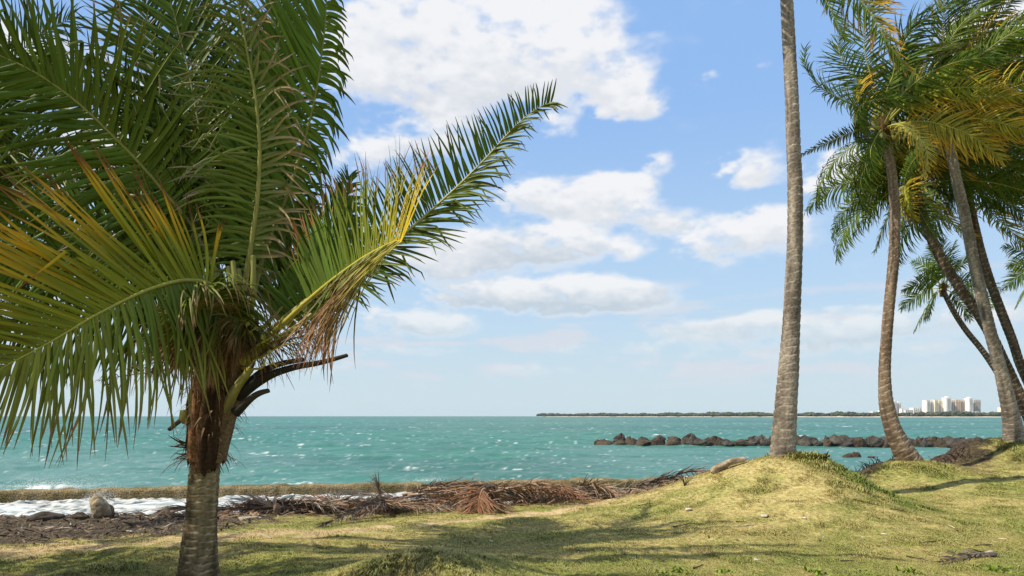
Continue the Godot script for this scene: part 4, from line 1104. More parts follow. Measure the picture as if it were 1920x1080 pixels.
	for k in small.size():
		var e := at(small[k][0], small[k][1], 30.0 + 1.2 * sin(k * 2.1))
		var c: Vector3 = a[2]
		frond(a[0], a[1], [c, c.lerp(e, 0.35) + Vector3(0, 0.25, 0), c.lerp(e, 0.7) + Vector3(0, 0.22, 0), e], {"seed": 900 + k, "n": 34, "l": 0.7, "w": 0.07, "segs": 4, "u0": Vector3(0.3, 1, 0.4), "benda": Vector3(0.25, -1.1, 0), "bendb": Vector3(0.2, -1.2, 0), "c1a": rc(DEEP, GREEN), "c1b": DEEP, "c2a": LIME if k % 3 == 0 else GREEN, "c2b": GREEN})
	# one more, mostly beyond the picture's edge
	a = tall_palm("distant palm of which only drooping frond tips enter the picture", [at(2075, 845, 31.0), at(2060, 760, 31.0), at(2030, 650, 31.0), at(1985, 560, 31.0), at(1955, 505, 31.0)], [0.22, 0.18, 0.165, 0.15, 0.12], 11, Color(0.06, 0.046, 0.034), Color(0.13, 0.10, 0.075))
	var edge := [[1880, 462], [1885, 540], [1905, 575], [1920, 440], [1990, 430], [2030, 480], [2020, 560], [1940, 590], [1890, 500], [1960, 430]]
	for k in edge.size():
		var e := at(edge[k][0], edge[k][1], 31.0 + sin(k * 1.7))
		var c: Vector3 = a[2]
		frond(a[0], a[1], [c, c.lerp(e, 0.35) + Vector3(0, 0.25, 0), c.lerp(e, 0.7) + Vector3(0, 0.22, 0), e], {"seed": 950 + k, "n": 34, "l": 0.7, "w": 0.07, "segs": 4, "u0": Vector3(0.3, 1, 0.4), "benda": Vector3(0.25, -1.1, 0), "bendb": Vector3(0.2, -1.2, 0), "c1a": DEEP, "c1b": DEEP, "c2a": GREEN, "c2b": GREEN})
	# a palm beyond the picture's edge whose shadow falls across the near lawn
	a = tall_palm("palm just outside the picture that shades the near lawn", [Vector3(-8.2, 1.46, -5.0), Vector3(-8.2, 2.6, -5.0), Vector3(-8.1, 4.0, -5.05), Vector3(-8.0, 5.1, -5.1)], [0.24, 0.17, 0.15, 0.12], 13, bark_a, bark_b)
	crown(a[0], a[1], a[2], 22, 2.5, Vector3(0.2, 0.1, 0), 31, 60, 0.95, 0.1, 0.4)
	# a second low palm behind the nearest one, its stem outside the picture
	a = tall_palm("dark palm behind the nearest palm, only its fronds in the picture", [at(-240, 960, 11.6), at(-240, 850, 11.6), at(-232, 700, 11.6), at(-218, 480, 11.6), at(-200, 380, 11.6)], [0.26, 0.2, 0.18, 0.17, 0.13], 12, bark_a, bark_b)
	crown(a[0], a[1], a[2], 12, 3.6, Vector3(0.3, 0.1, 0), 29, 70, 1.15, 0.1, 0.5)
	var near := [[[120, 420, 9.0], 0.5], [[60, 240, 8.6], 0.4], [[150, 560, 9.2], 0.2], [[40, 560, 8.4], 0.15], [[200, 330, 9.4], 0.5], [[80, 120, 8.8], 0.5], [[-20, 480, 8.0], 0.3], [[140, 30, 9.0], 0.4]]
	for k in near.size():
		var e := at(near[k][0][0], near[k][0][1], near[k][0][2] + 2.8)
		var c: Vector3 = a[2]
		frond(a[0], a[1], [c, c.lerp(e, 0.35) + Vector3(0, near[k][1], 0), c.lerp(e, 0.7) + Vector3(0, near[k][1] * 0.9, 0), e], {"seed": 980 + k, "n": 80, "l": 1.2, "w": 0.055, "segs": 5, "u0": Vector3(0.2, 1, 0.4), "benda": Vector3(0.1, -0.9, 0), "bendb": Vector3(0.1, -1.0, 0), "c1a": DEEP, "c1b": DEEP, "c2a": GREEN, "c2b": Color(0.12, 0.08, 0.03) if k in [3, 6] else GREEN, "f1b": 0.5 if k in [3, 6] else 0.9})

# ---------------------------------------------------------------- rocks, fallen fronds, litter
func rock_mesh(seed_: int, m: Material, ca: Color, cb: Color, sharp := 0.3, rings := 12, seg := 18, faceted := false) -> ArrayMesh:
	var s := Shape.new()
	rng.seed = seed_
	var cuts := []
	for k in 12: cuts.append([Vector3(rng.randfn(), rng.randfn() + 0.2, rng.randfn()).normalized(), rng.randf_range(0.5, 0.9)])
	for j in rings + 1:
		var th := PI * j / rings
		for q in seg + 1:
			var a := TAU * (q % seg) / seg
			var d := Vector3(cos(a) * sin(th), cos(th), sin(a) * sin(th))
			var r := 1.0 + sharp * nz.get_noise_3dv(d * 55.0 + Vector3.ONE * seed_ * 31.0) + 0.10 * nf.get_noise_3dv(d * 70.0 + Vector3.ONE * seed_ * 17.0)
			for c in cuts:
				var e: float = d.dot(c[0])
				if e > 0.05: r = minf(r, c[1] / e * 1.0)
			var n := nf.get_noise_3dv(d * 60.0 + Vector3.ONE * seed_)
			s.add(d * r, d, ca.lerp(cb, clampf(0.5 + n * 1.5, 0.0, 1.0)))
	for j in rings:
		for q in seg:
			var a := j * (seg + 1) + q
			s.quad(a, a + 1, a + seg + 2, a + seg + 1)
	s.smooth()
	if faceted:
		var f := Shape.new()
		for k in range(0, s.i.size(), 3):
			var nn := (s.v[s.i[k + 2]] - s.v[s.i[k]]).cross(s.v[s.i[k + 1]] - s.v[s.i[k]])
			if nn.length() < 1e-9: continue
			for j in 3: f.i.push_back(f.add(s.v[s.i[k + j]], nn.normalized().lerp(s.n[s.i[k + j]], 0.35).normalized(), s.c[s.i[k + j]]))
		return f.mesh(m)
	return s.mesh(m)

func rock(label: String, m: Mesh, p: Vector3, size: Vector3, turn: float, group := "", called := "rock") -> MeshInstance3D:
	var o := inst(called, m, self, p)
	o.rotation.y = turn
	o.scale = size
	tag(o, label, "rock", group)
	return o

func make_rocks() -> void:
	var dark := []
	for k in 9: dark.append(rock_mesh(40 + k, M.boulder, [Color(0.034, 0.031, 0.028), Color(0.055, 0.042, 0.031), Color(0.045, 0.041, 0.036)][k % 3], [Color(0.10, 0.090, 0.078), Color(0.12, 0.092, 0.064), Color(0.125, 0.113, 0.098)][k % 3], 0.9, 9, 13, true))
	var order := ["first", "second", "third", "fourth", "fifth", "sixth", "seventh", "eighth", "ninth", "tenth", "eleventh", "twelfth", "thirteenth", "fourteenth", "fifteenth", "sixteenth", "seventeenth", "eighteenth", "nineteenth", "twentieth"]
	rng.seed = 9
	# front row from the breakwater's sea end, then the stones piled behind
	var px := 1122.0
	var fronts := [0, 0, 0]
	var backs := [0, 0, 0]
	var k := 0
	var sizes := [16, 40, 28, 30, 44, 40, 30, 24, 34, 36, 30, 26]
	while px < 1960.0:
		var w: float = (sizes[k] if k < sizes.size() else rng.randf_range(12, 38)) * 0.062
		var d := 68.0 - (px - 1110.0) * 0.004 + rng.randf_range(-0.5, 0.5)
		var p := at(px, 834, d)
		p.y = 0.15
		var hh := rng.randf_range(0.45, 1.1) * clampf(w * 0.55, 0.5, 1.1)
		if k == 0: hh = 0.55
		var place := "its open sea end" if px < 1452.0 else ("the tall trunk, before the curved one" if px < 1660.0 else "the curved trunk, towards the bank")
		var zone := 0 if px < 1452.0 else (1 if px < 1660.0 else 2)
		var lab: String = "front breakwater boulder, %s from %s" % [order[mini(fronts[zone], 19)], place]
		fronts[zone] += 1
		rock(lab, dark[(k % 3) * 1 if k > 6 else 1 + (k % 2) * 3], p, Vector3(w * 0.6, hh, w * 0.5), rng.randf() * TAU, "breakwater boulders", "boulder")
		if k > 1 and rng.randf() < 0.95:
			var p2 := p + Vector3(rng.randf_range(-0.7, 0.7), rng.randf_range(0.1, 0.4), -rng.randf_range(0.9, 1.7))
			var lab2 := "boulder on the breakwater's back, %s from %s" % [order[mini(backs[zone], 19)], place]
			backs[zone] += 1
			rock(lab2, dark[rng.randi() % 9], p2, Vector3(rng.randf_range(0.4, 1.0), rng.randf_range(0.35, 0.75), rng.randf_range(0.5, 0.9)), rng.randf() * TAU, "boulders on the breakwater's back", "boulder")
		px += w / 0.062 * rng.randf_range(0.58, 0.8)
		k += 1
	# two rocks awash in the lee
	var p := at(1599, 857, 48.5); p.y = 0.0
	rock("low dark rock awash between the two bare palm trunks, the larger one", dark[4], p, Vector3(1.15, 0.42, 0.8), 0.3)
	p = at(1548, 856, 49.0); p.y = 0.0
	rock("small dark rock awash beside the larger one in the calm water", dark[2], p, Vector3(0.5, 0.28, 0.4), 1.0)
	p = at(1635, 858, 48.3); p.y = -0.02
	rock("flat wet stone lapped by water at the larger awash rock's end", dark[7], p, Vector3(0.45, 0.2, 0.35), 2.0)
	# stones on the beach
	var pale := rock_mesh(71, M.stone, Color(0.30, 0.24, 0.15), Color(0.46, 0.39, 0.27), 0.28, 18, 26)
	var pale2 := rock_mesh(72, M.stone, Color(0.34, 0.29, 0.21), Color(0.50, 0.44, 0.34), 0.3)
	var dk := rock_mesh(73, M.stone, Color(0.05, 0.042, 0.035), Color(0.13, 0.10, 0.075), 0.35, 16, 22)
	var put := func(label: String, m: Mesh, qx: float, qy: float, size: Vector3, turn: float, sunk := 0.5, called := "rock") -> void:
		var g := on_ground(qx, qy)
		rock(label, m, g + Vector3(0, size.y * sunk, 0), size, turn, "", called)
	put.call("tall pale block of stone standing at the water's edge", pale, 187, 972, Vector3(0.19, 0.27, 0.17), 0.4)
	put.call("small brown stone leaning on the tall pale block", rock_mesh(74, M.stone, Color(0.15, 0.10, 0.065), Color(0.27, 0.20, 0.13)), 206, 970, Vector3(0.09, 0.17, 0.1), 0.2)
	put.call("dark stone just seaward of the tall pale block", dk, 153, 974, Vector3(0.16, 0.10, 0.13), 0.0, 0.3)
	put.call("dark rounded slab of rock at the edge of the surf", dk, 92, 976, Vector3(0.40, 0.13, 0.3), 1.2, 0.3)
	put.call("pale pointed stone above the fallen fronds by the surf", pale2, 597, 944, Vector3(0.17, 0.17, 0.15), 0.5)
	put.call("small upright brown stone among fallen fronds beside the nearest trunk", rock_mesh(75, M.stone, Color(0.2, 0.14, 0.09), Color(0.33, 0.25, 0.17)), 520, 966, Vector3(0.075, 0.14, 0.06), 0.9)
	put.call("flat sandy stone in the litter beside the nearest trunk", pale2, 464, 975, Vector3(0.17, 0.07, 0.12), 0.9, 0.3)
	put.call("round pale stone at the end of the frond heap", pale2, 1177, 921, Vector3(0.065, 0.06, 0.06), 0.9)
	# white scraps and stones on the grass
	var white := rock_mesh(76, M.stone, Color(0.55, 0.50, 0.42), Color(0.75, 0.70, 0.62), 0.35, 8, 12)
	var bits := [[1293, 958, 0.075, "white stone on the mound's lower slope, the one nearest the path"], [1432, 969, 0.075, "white stone at the middle of the mound's foot"], [1507, 974, 0.045, "small flat white stone on the grass right of the mound's foot"], [1683, 949, 0.03, "small white stone on the grass below the curved palm"], [1658, 1004, 0.035, "white chip among leaf litter on the open lawn"], [1420, 1052, 0.045, "flat whitish stone by the dark shadow at the lawn's near edge"], [1850, 926, 0.03, "white chip on the grass towards the leaning palms"], [1408, 988, 0.022, "tiny white chip near the middle of the lawn"], [1545, 1008, 0.02, "tiny white chip on the open lawn"], [1617, 1008, 0.022, "tiny pale chip beside the white chip on the open lawn"], [1730, 972, 0.02, "tiny pale chip on the lawn near a dark twig"], [1190, 1023, 0.03, "pale chip at the edge of the palm shadow"]]
	for q in bits:
		put.call(q[3], white, q[0], q[1], Vector3(q[2], q[2] * 0.45, q[2] * 0.8), q[0] * 0.1, 0.35, "stone")
	# the weathered log on the crest of the mound
	var g := Vector3((1334.0 - 960.0) / FOCAL * 11.7, 0, -11.7)
	var e := Vector3((1400.0 - 960.0) / FOCAL * 11.9, 0, -11.9)
	g.y = ground_h(g.x, 11.7)
	e.y = ground_h(e.x, 11.9)
	var s := Shape.new()
	var from := Vector3(g.x, g.y + 0.05, g.z)
	var to := Vector3(e.x, e.y + 0.07, e.z)
	tube(s, spline([from, from.lerp(to, 0.3) + Vector3(0, 0.04, 0), from.lerp(to, 0.6) + Vector3(0, 0.045, 0), to], 26), func(t, a): return (0.075 - 0.035 * t) * (1.0 + 0.35 * nf.get_noise_2d(t * 60.0, a * 20.0)) * smoothstep(-0.02, 0.06, t) * smoothstep(1.02, 0.93, t) + 0.002, 14,
		func(t, a): return Color(0.22, 0.15, 0.09).lerp(Color(0.52, 0.43, 0.31), clampf(0.55 + 1.6 * nf.get_noise_2d(t * 50.0, a * 30.0), 0.0, 1.0)))
	s.smooth()
	tag(inst("driftwood_log", s.mesh(M.stone), self), "bleached log lying on the crest of the mound beside the tall trunk", "driftwood")

func dead_frond(label: String, a: Vector3, b: Vector3, bow: float, seed_: int, l: float, tone: int, n := 34, lift := 0.0, group := "fallen fronds heaped along the bank", low := true, spread := 36.0) -> Node3D:
	var base := a
	var t := thing("fallen_frond", label, "palm frond", base, group)
	var cols: Array = [[Color(0.19, 0.125, 0.086), Color(0.31, 0.22, 0.155)], [Color(0.175, 0.088, 0.052), Color(0.27, 0.15, 0.092)], [Color(0.27, 0.24, 0.20), Color(0.42, 0.38, 0.33)], [Color(0.085, 0.064, 0.050), Color(0.16, 0.125, 0.10)]][tone % 4]
	rng.seed = seed_
	var pts := []
	for k in 6:
		var f := k / 5.0
		var p := a.lerp(b, f) + Vector3(0, 0, bow * sin(PI * f))
		var gy := ground_h(p.x, -p.z) + 0.03
		p.y = maxf(gy, p.y) + lift * sin(PI * f)
		pts.append(p)
	var side := (b - a).cross(Vector3.UP).normalized()
	frond(t, base, pts, {"name": "blade", "seed": seed_, "n": n, "l": l, "w": 0.030, "segs": 5, "t0": 0.1, "u0": side + Vector3(0, 0.3, 0), "benda": Vector3(0, -0.45, 0), "bendb": Vector3(0, -0.35, 0), "biasa": Vector3(0, rng.randf_range(-0.1, 0.3), 0), "biasb": Vector3(0, rng.randf_range(-0.1, 0.3), 0), "raga": 0.22, "ragb": 0.22, "gapa": 0.12, "gapb": 0.12, "kinka": 0.08, "kinkb": 0.08, "th0a": spread, "th0b": spread, "th1a": spread * 0.4, "th1b": spread * 0.4, "taper": 0.4,
		"c1a": cols[0], "c1b": cols[0], "c2a": cols[1], "c2b": cols[1], "f1a": 0.5, "f1b": 0.5, "c3a": cols[0], "c3b": cols[1], "mat": M.dry_leaf, "rib": cols[1], "r": 0.027, "low": low})
	return t

func make_debris() -> void:
	rng.seed = 31
	# the heap along the bank, from the nearest trunk to the mound
	var spots := []
	for k in 84:
		spots.append([rng.randf(), rng.randf(), rng.randf(), rng.randf(), rng.randf()])
	for k in spots.size():
		var r: Array = spots[k]
		var f := pow((k + r[0]) / spots.size(), 0.9)
		var x := lerpf(-5.0, 3.6, f)
		if x > 1.0 and k % 2 == 0: continue
		var e := table(EDGE, x)
		var d: float = e - 0.95 + r[1] * 1.3 + (0.5 if x > 1.5 else 0.0)
		var along: float = lerpf(-0.9, 0.9, r[2]) + (PI if r[3] < 0.4 else 0.0)
		var l: float = lerpf(0.9, 2.0, r[4]) * (0.75 if x > 1.0 else 1.0)
		var a := Vector3(x, 0, -d)
		var b := a + Vector3(cos(along), 0, sin(along) * 0.8) * l
		a.y = ground_h(a.x, -a.z) + 0.05 + 0.30 * r[3] * (0.3 if x < -2.3 else (1.15 if x < 0.6 else 0.5))
		b.y = ground_h(b.x, -b.z) + 0.05 + 0.30 * r[0] * (0.3 if x < -2.3 else (1.15 if x < 0.6 else 0.5))
		dead_frond("%s palm frond in the heap along the bank, %s" % [["dry brown", "reddish", "dry brown", "dark", "bleached grey", "dry brown"][k % 6], "behind the nearest trunk" if x < -3.6 else ("by the surf" if x < -2.2 else ("behind the long dark frond" if x < -1.0 else ("around the fanned red frond" if x < 0.4 else ("before the seawall" if x < 2.0 else "by the mound"))))], a, b, 0.2 * (r[1] - 0.5), 1000 + k, 0.45 + 0.25 * r[2], [0, 1, 0, 3, 2, 0][k % 6], 36, 0.1 * r[2])
	# those that stand out
	dead_frond("reddish fallen frond fanned out in front of the heap beside the sand path", at(908, 918, 12.2), on_ground(895, 964) + Vector3(0, 0.06, 0), 0.0, 2001, 0.62, 1, 60, 0.12, "", true, 60.0)
	dead_frond("brown frond fan lying against the front of the heap, pointing at the path", at(915, 922, 12.1), on_ground(935, 960) + Vector3(0, 0.05, 0), 0.0, 2011, 0.55, 0, 50, 0.1, "", true, 55.0)
	dead_frond("long dark fallen frond stretched over the grass, nearest of the heap", at(745, 934, 12.5), on_ground(606, 990) + Vector3(0, 0.03, 0), 0.0, 2002, 0.5, 3, 80, 0.05, "", true, 26.0)
	dead_frond("brown fallen frond lying beside the long dark one on the grass", at(775, 930, 12.7), on_ground(660, 976) + Vector3(0, 0.03, 0), 0.0, 2003, 0.5, 0, 70, 0.06, "", true, 28.0)
	dead_frond("rust red fallen frond at the heap's end by the pale pointed stone", at(655, 950, 12.0), at(566, 936, 12.3), 0.0, 2004, 0.34, 1, 50, 0.05, "", true, 24.0)
	var up := at(718, 945, 12.7)
	dead_frond("dark frond standing up like a fan above the heap", up, up + Vector3(-0.10, 0.42, 0.05), 0.0, 2005, 0.5, 3, 34, 0.0, "", false, 75.0)
	var g := on_ground(340, 972)
	dead_frond("dark curled frond lying by the surf just behind the nearest trunk", g + Vector3(0.55, 0.03, 0), g + Vector3(-0.35, 0.12, 0), 0.0, 2006, 0.4, 3, 34, 0.1, "", false)
	g = on_ground(235, 974)
	dead_frond("grey broken frond lying beside the tall pale block of stone", g + Vector3(-0.3, 0.12, 0), g + Vector3(0.5, 0.02, 0), 0.0, 2007, 0.25, 2, 26, 0.0, "", false)
	for q in [[420, 968, 500, 960, 2008, "brown frond lying across the litter right behind the nearest trunk"], [470, 962, 590, 955, 2009, "rusty frond stretched along the litter towards the pointed stone"]]:
		dead_frond(q[5], on_ground(q[0], q[1]) + Vector3(0, 0.05, 0), on_ground(q[2], q[3]) + Vector3(0, 0.1, 0), 0.0, q[4], 0.34, 1, 40, 0.08, "")
	# thin stems that stick up out of the heap
	for q in [[985, 905, 984, 880, "thin dark stem sticking up from the heap, first of three"], [1048, 900, 1040, 884, "tuft of dark stems sticking up from the heap before the breakwater's end"], [1060, 905, 1068, 886, "pale bent stem beside the tuft of dark stems"], [1110, 908, 1106, 890, "stubby bleached stem standing at the heap's far end"], [930, 912, 926, 896, "short dark stem above the fanned red frond"], [1284, 897, 1275, 884, "forked twig at the mound's edge above the wall"]]:
		var p := on_ground(q[0], q[1] + 14)
		var h: float = (q[1] + 14 - q[3]) / FOCAL * -p.z
		var t := thing("dry_stem", q[4], "stem", p)
		var lean: float = (q[2] - q[0]) / FOCAL * -p.z
		stalk("stem", t, p, [p - Vector3(0, 0.05, 0), p + Vector3(lean * 0.4, h * 0.5, 0), p + Vector3(lean, h, 0)], 0.014 if q[0] != 1110 else 0.035, 0.006 if q[0] != 1110 else 0.025, Color(0.16, 0.12, 0.08) if q[0] in [1060, 1110] else Color(0.05, 0.04, 0.03), Color(0.36, 0.30, 0.2) if q[0] in [1060, 1110] else Color(0.06, 0.05, 0.035), M.wood, 1.0)
		if q[0] in [1048, 1284]:
			for k in 6:
				stalk("stem", t, p, [p, p + Vector3(0.03 * (k - 2), h * 0.5, 0.02 * k), p + Vector3(0.075 * (k - 2), h * (0.9 - 0.06 * k), 0.02)], 0.008, 0.003, Color(0.05, 0.04, 0.03), Color(0.06, 0.05, 0.035), M.wood, 1.0)
	# loose twigs on the lawn
	var twig := 0
	for q in [[1262, 990, 1302, 983, "long dark twig on the mound's lower left slope"], [1136, 993, 1156, 998, "short crooked twig by the round grass tuft"], [1600, 938, 1650, 950, "fine twig lying below the curved palm's hump"], [1670, 956, 1700, 962, "thin twig on the lawn below the white stone"], [1802, 984, 1824, 993, "dark forked twig on the far lawn"], [1575, 1054, 1600, 1054, "dark twig at the lawn's near edge"], [1436, 1042, 1446, 1044, "dark curled leaf scrap on the near lawn"], [1490, 1052, 1508, 1058, "thin bent twig near the dark leaf scrap"], [1300, 1068, 1318, 1062, "small twig in the palm shadow's tip"], [1700, 1045, 1740, 1054, "dark stick just left of the grey dead frond"], [1828, 1025, 1860, 1024, "straight dark twig above the grey dead frond"], [1380, 980, 1400, 981, "faint twig on the slope under the white stone"], [1196, 950, 1222, 946, "brown twig on the slope above the round grass tuft"], [1396, 1000, 1410, 1006, "small dark twig on the middle lawn"], [1725, 1020, 1755, 1018, "pale grass stalk lying on the lawn"], [870, 1020, 900, 1016, "dark twig in the middle of the palm shadow"]]:
		var a := on_ground(q[0], q[1])
		var b := on_ground(q[2], q[3])
		var mdl := a.lerp(b, 0.55)
		mdl.y = ground_h(mdl.x, -mdl.z) + 0.018
		var t := thing("twig", q[4], "twig", a)
		stalk("stem", t, a, [a + Vector3(0, 0.012, 0), mdl + Vector3(0, 0.0, 0.02), b + Vector3(0, 0.015, 0)], 0.009, 0.004, Color(0.05, 0.038, 0.025), Color(0.09, 0.07, 0.045), M.wood, 1.0)
		if twig % 3 == 0:
			stalk("stem", t, a, [mdl, mdl + (b - a) * 0.2 + Vector3(0, 0.02, 0.05), mdl + (b - a) * 0.3 + Vector3(0, 0.015, 0.1)], 0.005, 0.002, Color(0.05, 0.038, 0.025), Color(0.09, 0.07, 0.045), M.wood, 1.0)
		twig += 1
	# the grey broken frond at the near edge
	var fa := on_ground(1762, 1060)
	var fb := on_ground(1862, 1045)
	dead_frond("grey broken frond with a pale woody base at the lawn's near corner", fb + Vector3(0, 0.02, 0), fa + Vector3(0, 0.02, 0), 0.0, 2010, 0.20, 3, 22, 0.01, "")
	var bs := thing("frond_base", "pale woody frond base lying on the grey broken frond", "frond base", fb)
	stalk("husk", bs, fb, [fb.lerp(fa, 0.42) + Vector3(0, 0.03, 0), fb.lerp(fa, 0.2) + Vector3(0, 0.045, 0), fb + Vector3(0, 0.05, 0)], 0.012, 0.045, Color(0.22, 0.15, 0.10), Color(0.48, 0.38, 0.29), M.wood, 0.4)
	# litter: crumbs of husk and leaf, dark at the far end of the beach, brown under the heap
	var bit := Shape.new()
	rng.seed = 44
	leaflet(bit, Vector3(-0.5, 0.06, 0), Vector3(1, 0.1, 0.1).normalized(), Vector3(0, 0.2, 1), 1.0, 0.16, Vector3(0, -0.5, 0.3), 4, Color.WHITE, Color(0.8, 0.8, 0.8), Color(0.6, 0.6, 0.6), 0.5, 0.9, -1, false)
	var bm := bit.mesh(M.dry_leaf)
	for part in 2:
		var places := []
		var cols := []
		for k in (5200 if part == 0 else 5200):
			var x := rng.randf_range(-15.0, -4.0) if part == 0 else rng.randf_range(-5.2, 4.0)
			var e := table(EDGE, x)
			var p := table(PATH, x)
			var d := rng.randf_range(p + 0.6, e + 0.8) if part == 0 else e + rng.randfn(0.0, 0.65)
			if x / d < -0.85: continue
			var sc := rng.randf_range(0.05, 0.26)
			var bs2 := Basis.from_euler(Vector3(rng.randf_range(-0.4, 0.4), rng.randf() * TAU, rng.randf_range(-0.5, 0.5))).scaled(Vector3.ONE * sc)
			places.append(Transform3D(bs2, Vector3(x, ground_h(x, d) + 0.01 + (0.06 * rng.randf() if part == 1 else 0.0), -d)))
			cols.append(jit(rc(Color(0.05, 0.038, 0.028), Color(0.14, 0.105, 0.075)), 0.4) if part == 0 else jit(rc(Color(0.12, 0.07, 0.04), Color(0.32, 0.23, 0.15)), 0.4))
			if rng.randf() < 0.04: cols[-1] = Color(0.40, 0.37, 0.32)
		scatter("shore_litter", bm, places, cols, ["dark seaweed and husk litter covering the beach by the surf", "brown leaf scraps under the heap of fallen fronds"][part], "litter")
	# leaf scraps blown over the lawn
	var lp := []
	var lc := []
	for k in 1500:
		var d := rng.randf_range(5.6, 14.5)
		var x := rng.randf_range(-0.75, 0.8) * d
		if d > table(EDGE, x) - 0.5 or nz.get_noise_2d(x * 12.0 + 5.0, d * 12.0) < rng.randf_range(-0.5, 0.4): continue
		var sc := rng.randf_range(0.02, 0.09) * (1.0 if rng.randf() < 0.85 else 2.0)
		lp.append(Transform3D(Basis.from_euler(Vector3(rng.randf_range(-0.3, 0.3), rng.randf() * TAU, rng.randf_range(-0.2, 0.2))).scaled(Vector3.ONE * sc), Vector3(x, ground_h(x, d) + 0.012, -d)))
		lc.append(jit(rc(Color(0.07, 0.05, 0.03), Color(0.17, 0.12, 0.07)) if rng.randf() < 0.75 else Color(0.42, 0.36, 0.26), 0.3))
	scatter("leaf_scraps", bm, lp, lc, "small dry leaf scraps strewn over the lawn", "litter")
	# dark twigs and brush on the bank between the mound and the curved palm, and along the dark bank
	var k2 := 0
	for q in [[1640, 876, "black brush of dead twigs on the bank beside the curved palm's hump"], [1665, 872, "black dead twigs right at the curved palm's foot"], [1615, 884, "low dark brush at the edge of the bank by the water"], [1778, 858, "thin dark stems on the bank's edge beyond the curved palm"], [1795, 853, "dark stubble of stems where the dark bank rises"], [1570, 890, "dark matted roots on the bank just beyond the mound"]]:
		var away := -on_ground(q[0], q[1] + 6).z if q[0] > 1700 else 15.4
		var p := Vector3((q[0] - 960.0) / FOCAL * away, 0, -away)
		p.y = ground_h(p.x, away)
		var t := thing("dead_brush", q[2], "brush", p)
		rng.seed = 300 + k2
		for j in 16:
			var o := Vector3(rng.randfn(0, 0.22), 0, rng.randfn(0, 0.15))
			o.y = ground_h(p.x + o.x, -(p.z + o.z)) - p.y
			var h := rng.randf_range(0.04, 0.16)
			var lean := Vector3(rng.randfn(0, 0.1), h, rng.randfn(0, 0.1))
			stalk("stem", t, p, [p + o - Vector3(0, 0.02, 0), p + o + lean * 0.5 + Vector3(0.02, 0, 0), p + o + lean], 0.012, 0.004, Color(0.02, 0.017, 0.014), Color(0.03, 0.025, 0.02), M.wood, 1.0)
		k2 += 1
	# small green plants at the near edge and tufts on the slope
	var spot := 0
	for q in [[1705, 1076, 0.10, "bright green weed at the lawn's near edge left of the grey frond"], [1870, 1070, 0.10, "leafy green weed at the near corner of the lawn"], [1530, 1074, 0.09, "yellow green weed at the near edge of the lawn's middle"], [1625, 1078, 0.08, "small bright weed beside the yellow green one"], [1270, 1072, 0.09, "bright weed in the tip of the palm shadow"], [1133, 968, 0.13, "round dark tuft of grass on the slope above the shadow"], [1412, 1003, 0.08, "dark grass tuft on the lawn under the white stones"], [1240, 1078, 0.07, "small weed at the near edge in the palm shadow"], [860, 1064, 0.09, "leafy weed on the small near mound in the shade"], [1360, 1076, 0.07, "little bright weed right of the palm shadow's tip"], [1586, 944, 0.14, "dark green grass tuft on the shaded side of the mound"], [1570, 925, 0.13, "dark green tuft high on the shaded side of the mound"]]:
		var p := on_ground(q[0], q[1])
		var t := thing("weed" if spot not in [5, 6, 10, 11] else "grass_tuft", q[3], "plant", p)
		rng.seed = 700 + spot
		var s := Shape.new()
		var blade: bool = spot in [5, 6, 10, 11]
		for j in (60 if blade else 26):
			var a := rng.randf() * TAU
			var out := Vector3(cos(a), rng.randf_range(0.5, 2.0), sin(a)).normalized()
			var o := Vector3(rng.randfn(0, q[2] * 0.8), 0, rng.randfn(0, q[2] * 0.8)) if blade else Vector3(rng.randfn(0, q[2] * 0.6), 0, rng.randfn(0, q[2] * 0.6))
			o.y = ground_h(p.x + o.x, -(p.z + o.z)) - p.y
			leaflet(s, o, out, Vector3.UP.cross(out), q[2] * rng.randf_range(0.4, 0.9), 0.006 if blade else 0.03, Vector3(0, -0.9, 0), 4, jit(Color(0.085, 0.12, 0.03) if blade else Color(0.12, 0.19, 0.022), 0.3), Color(0.15, 0.2, 0.04), Color(0.2, 0.2, 0.05), 0.7, 0.97, -1, false)
		inst("foliage", s.mesh(M.blade), t)
		spot += 1

# ---------------------------------------------------------------- the far coast
func box(s: Shape, lo: Vector3, hi: Vector3, c: Color) -> void:
	var q := [Vector3(lo.x, lo.y, lo.z), Vector3(hi.x, lo.y, lo.z), Vector3(hi.x, hi.y, lo.z), Vector3(lo.x, hi.y, lo.z), Vector3(lo.x, lo.y, hi.z), Vector3(hi.x, lo.y, hi.z), Vector3(hi.x, hi.y, hi.z), Vector3(lo.x, hi.y, hi.z)]
	for f in [[4, 5, 6, 7, Vector3(0, 0, 1)], [1, 0, 3, 2, Vector3(0, 0, -1)], [0, 4, 7, 3, Vector3(-1, 0, 0)], [5, 1, 2, 6, Vector3(1, 0, 0)], [7, 6, 2, 3, Vector3(0, 1, 0)], [0, 1, 5, 4, Vector3(0, -1, 0)]]:
		var a := s.add(q[f[0]], f[4], c); var b := s.add(q[f[1]], f[4], c); var d := s.add(q[f[2]], f[4], c); var e := s.add(q[f[3]], f[4], c)
		s.quad(a, e, d, b)

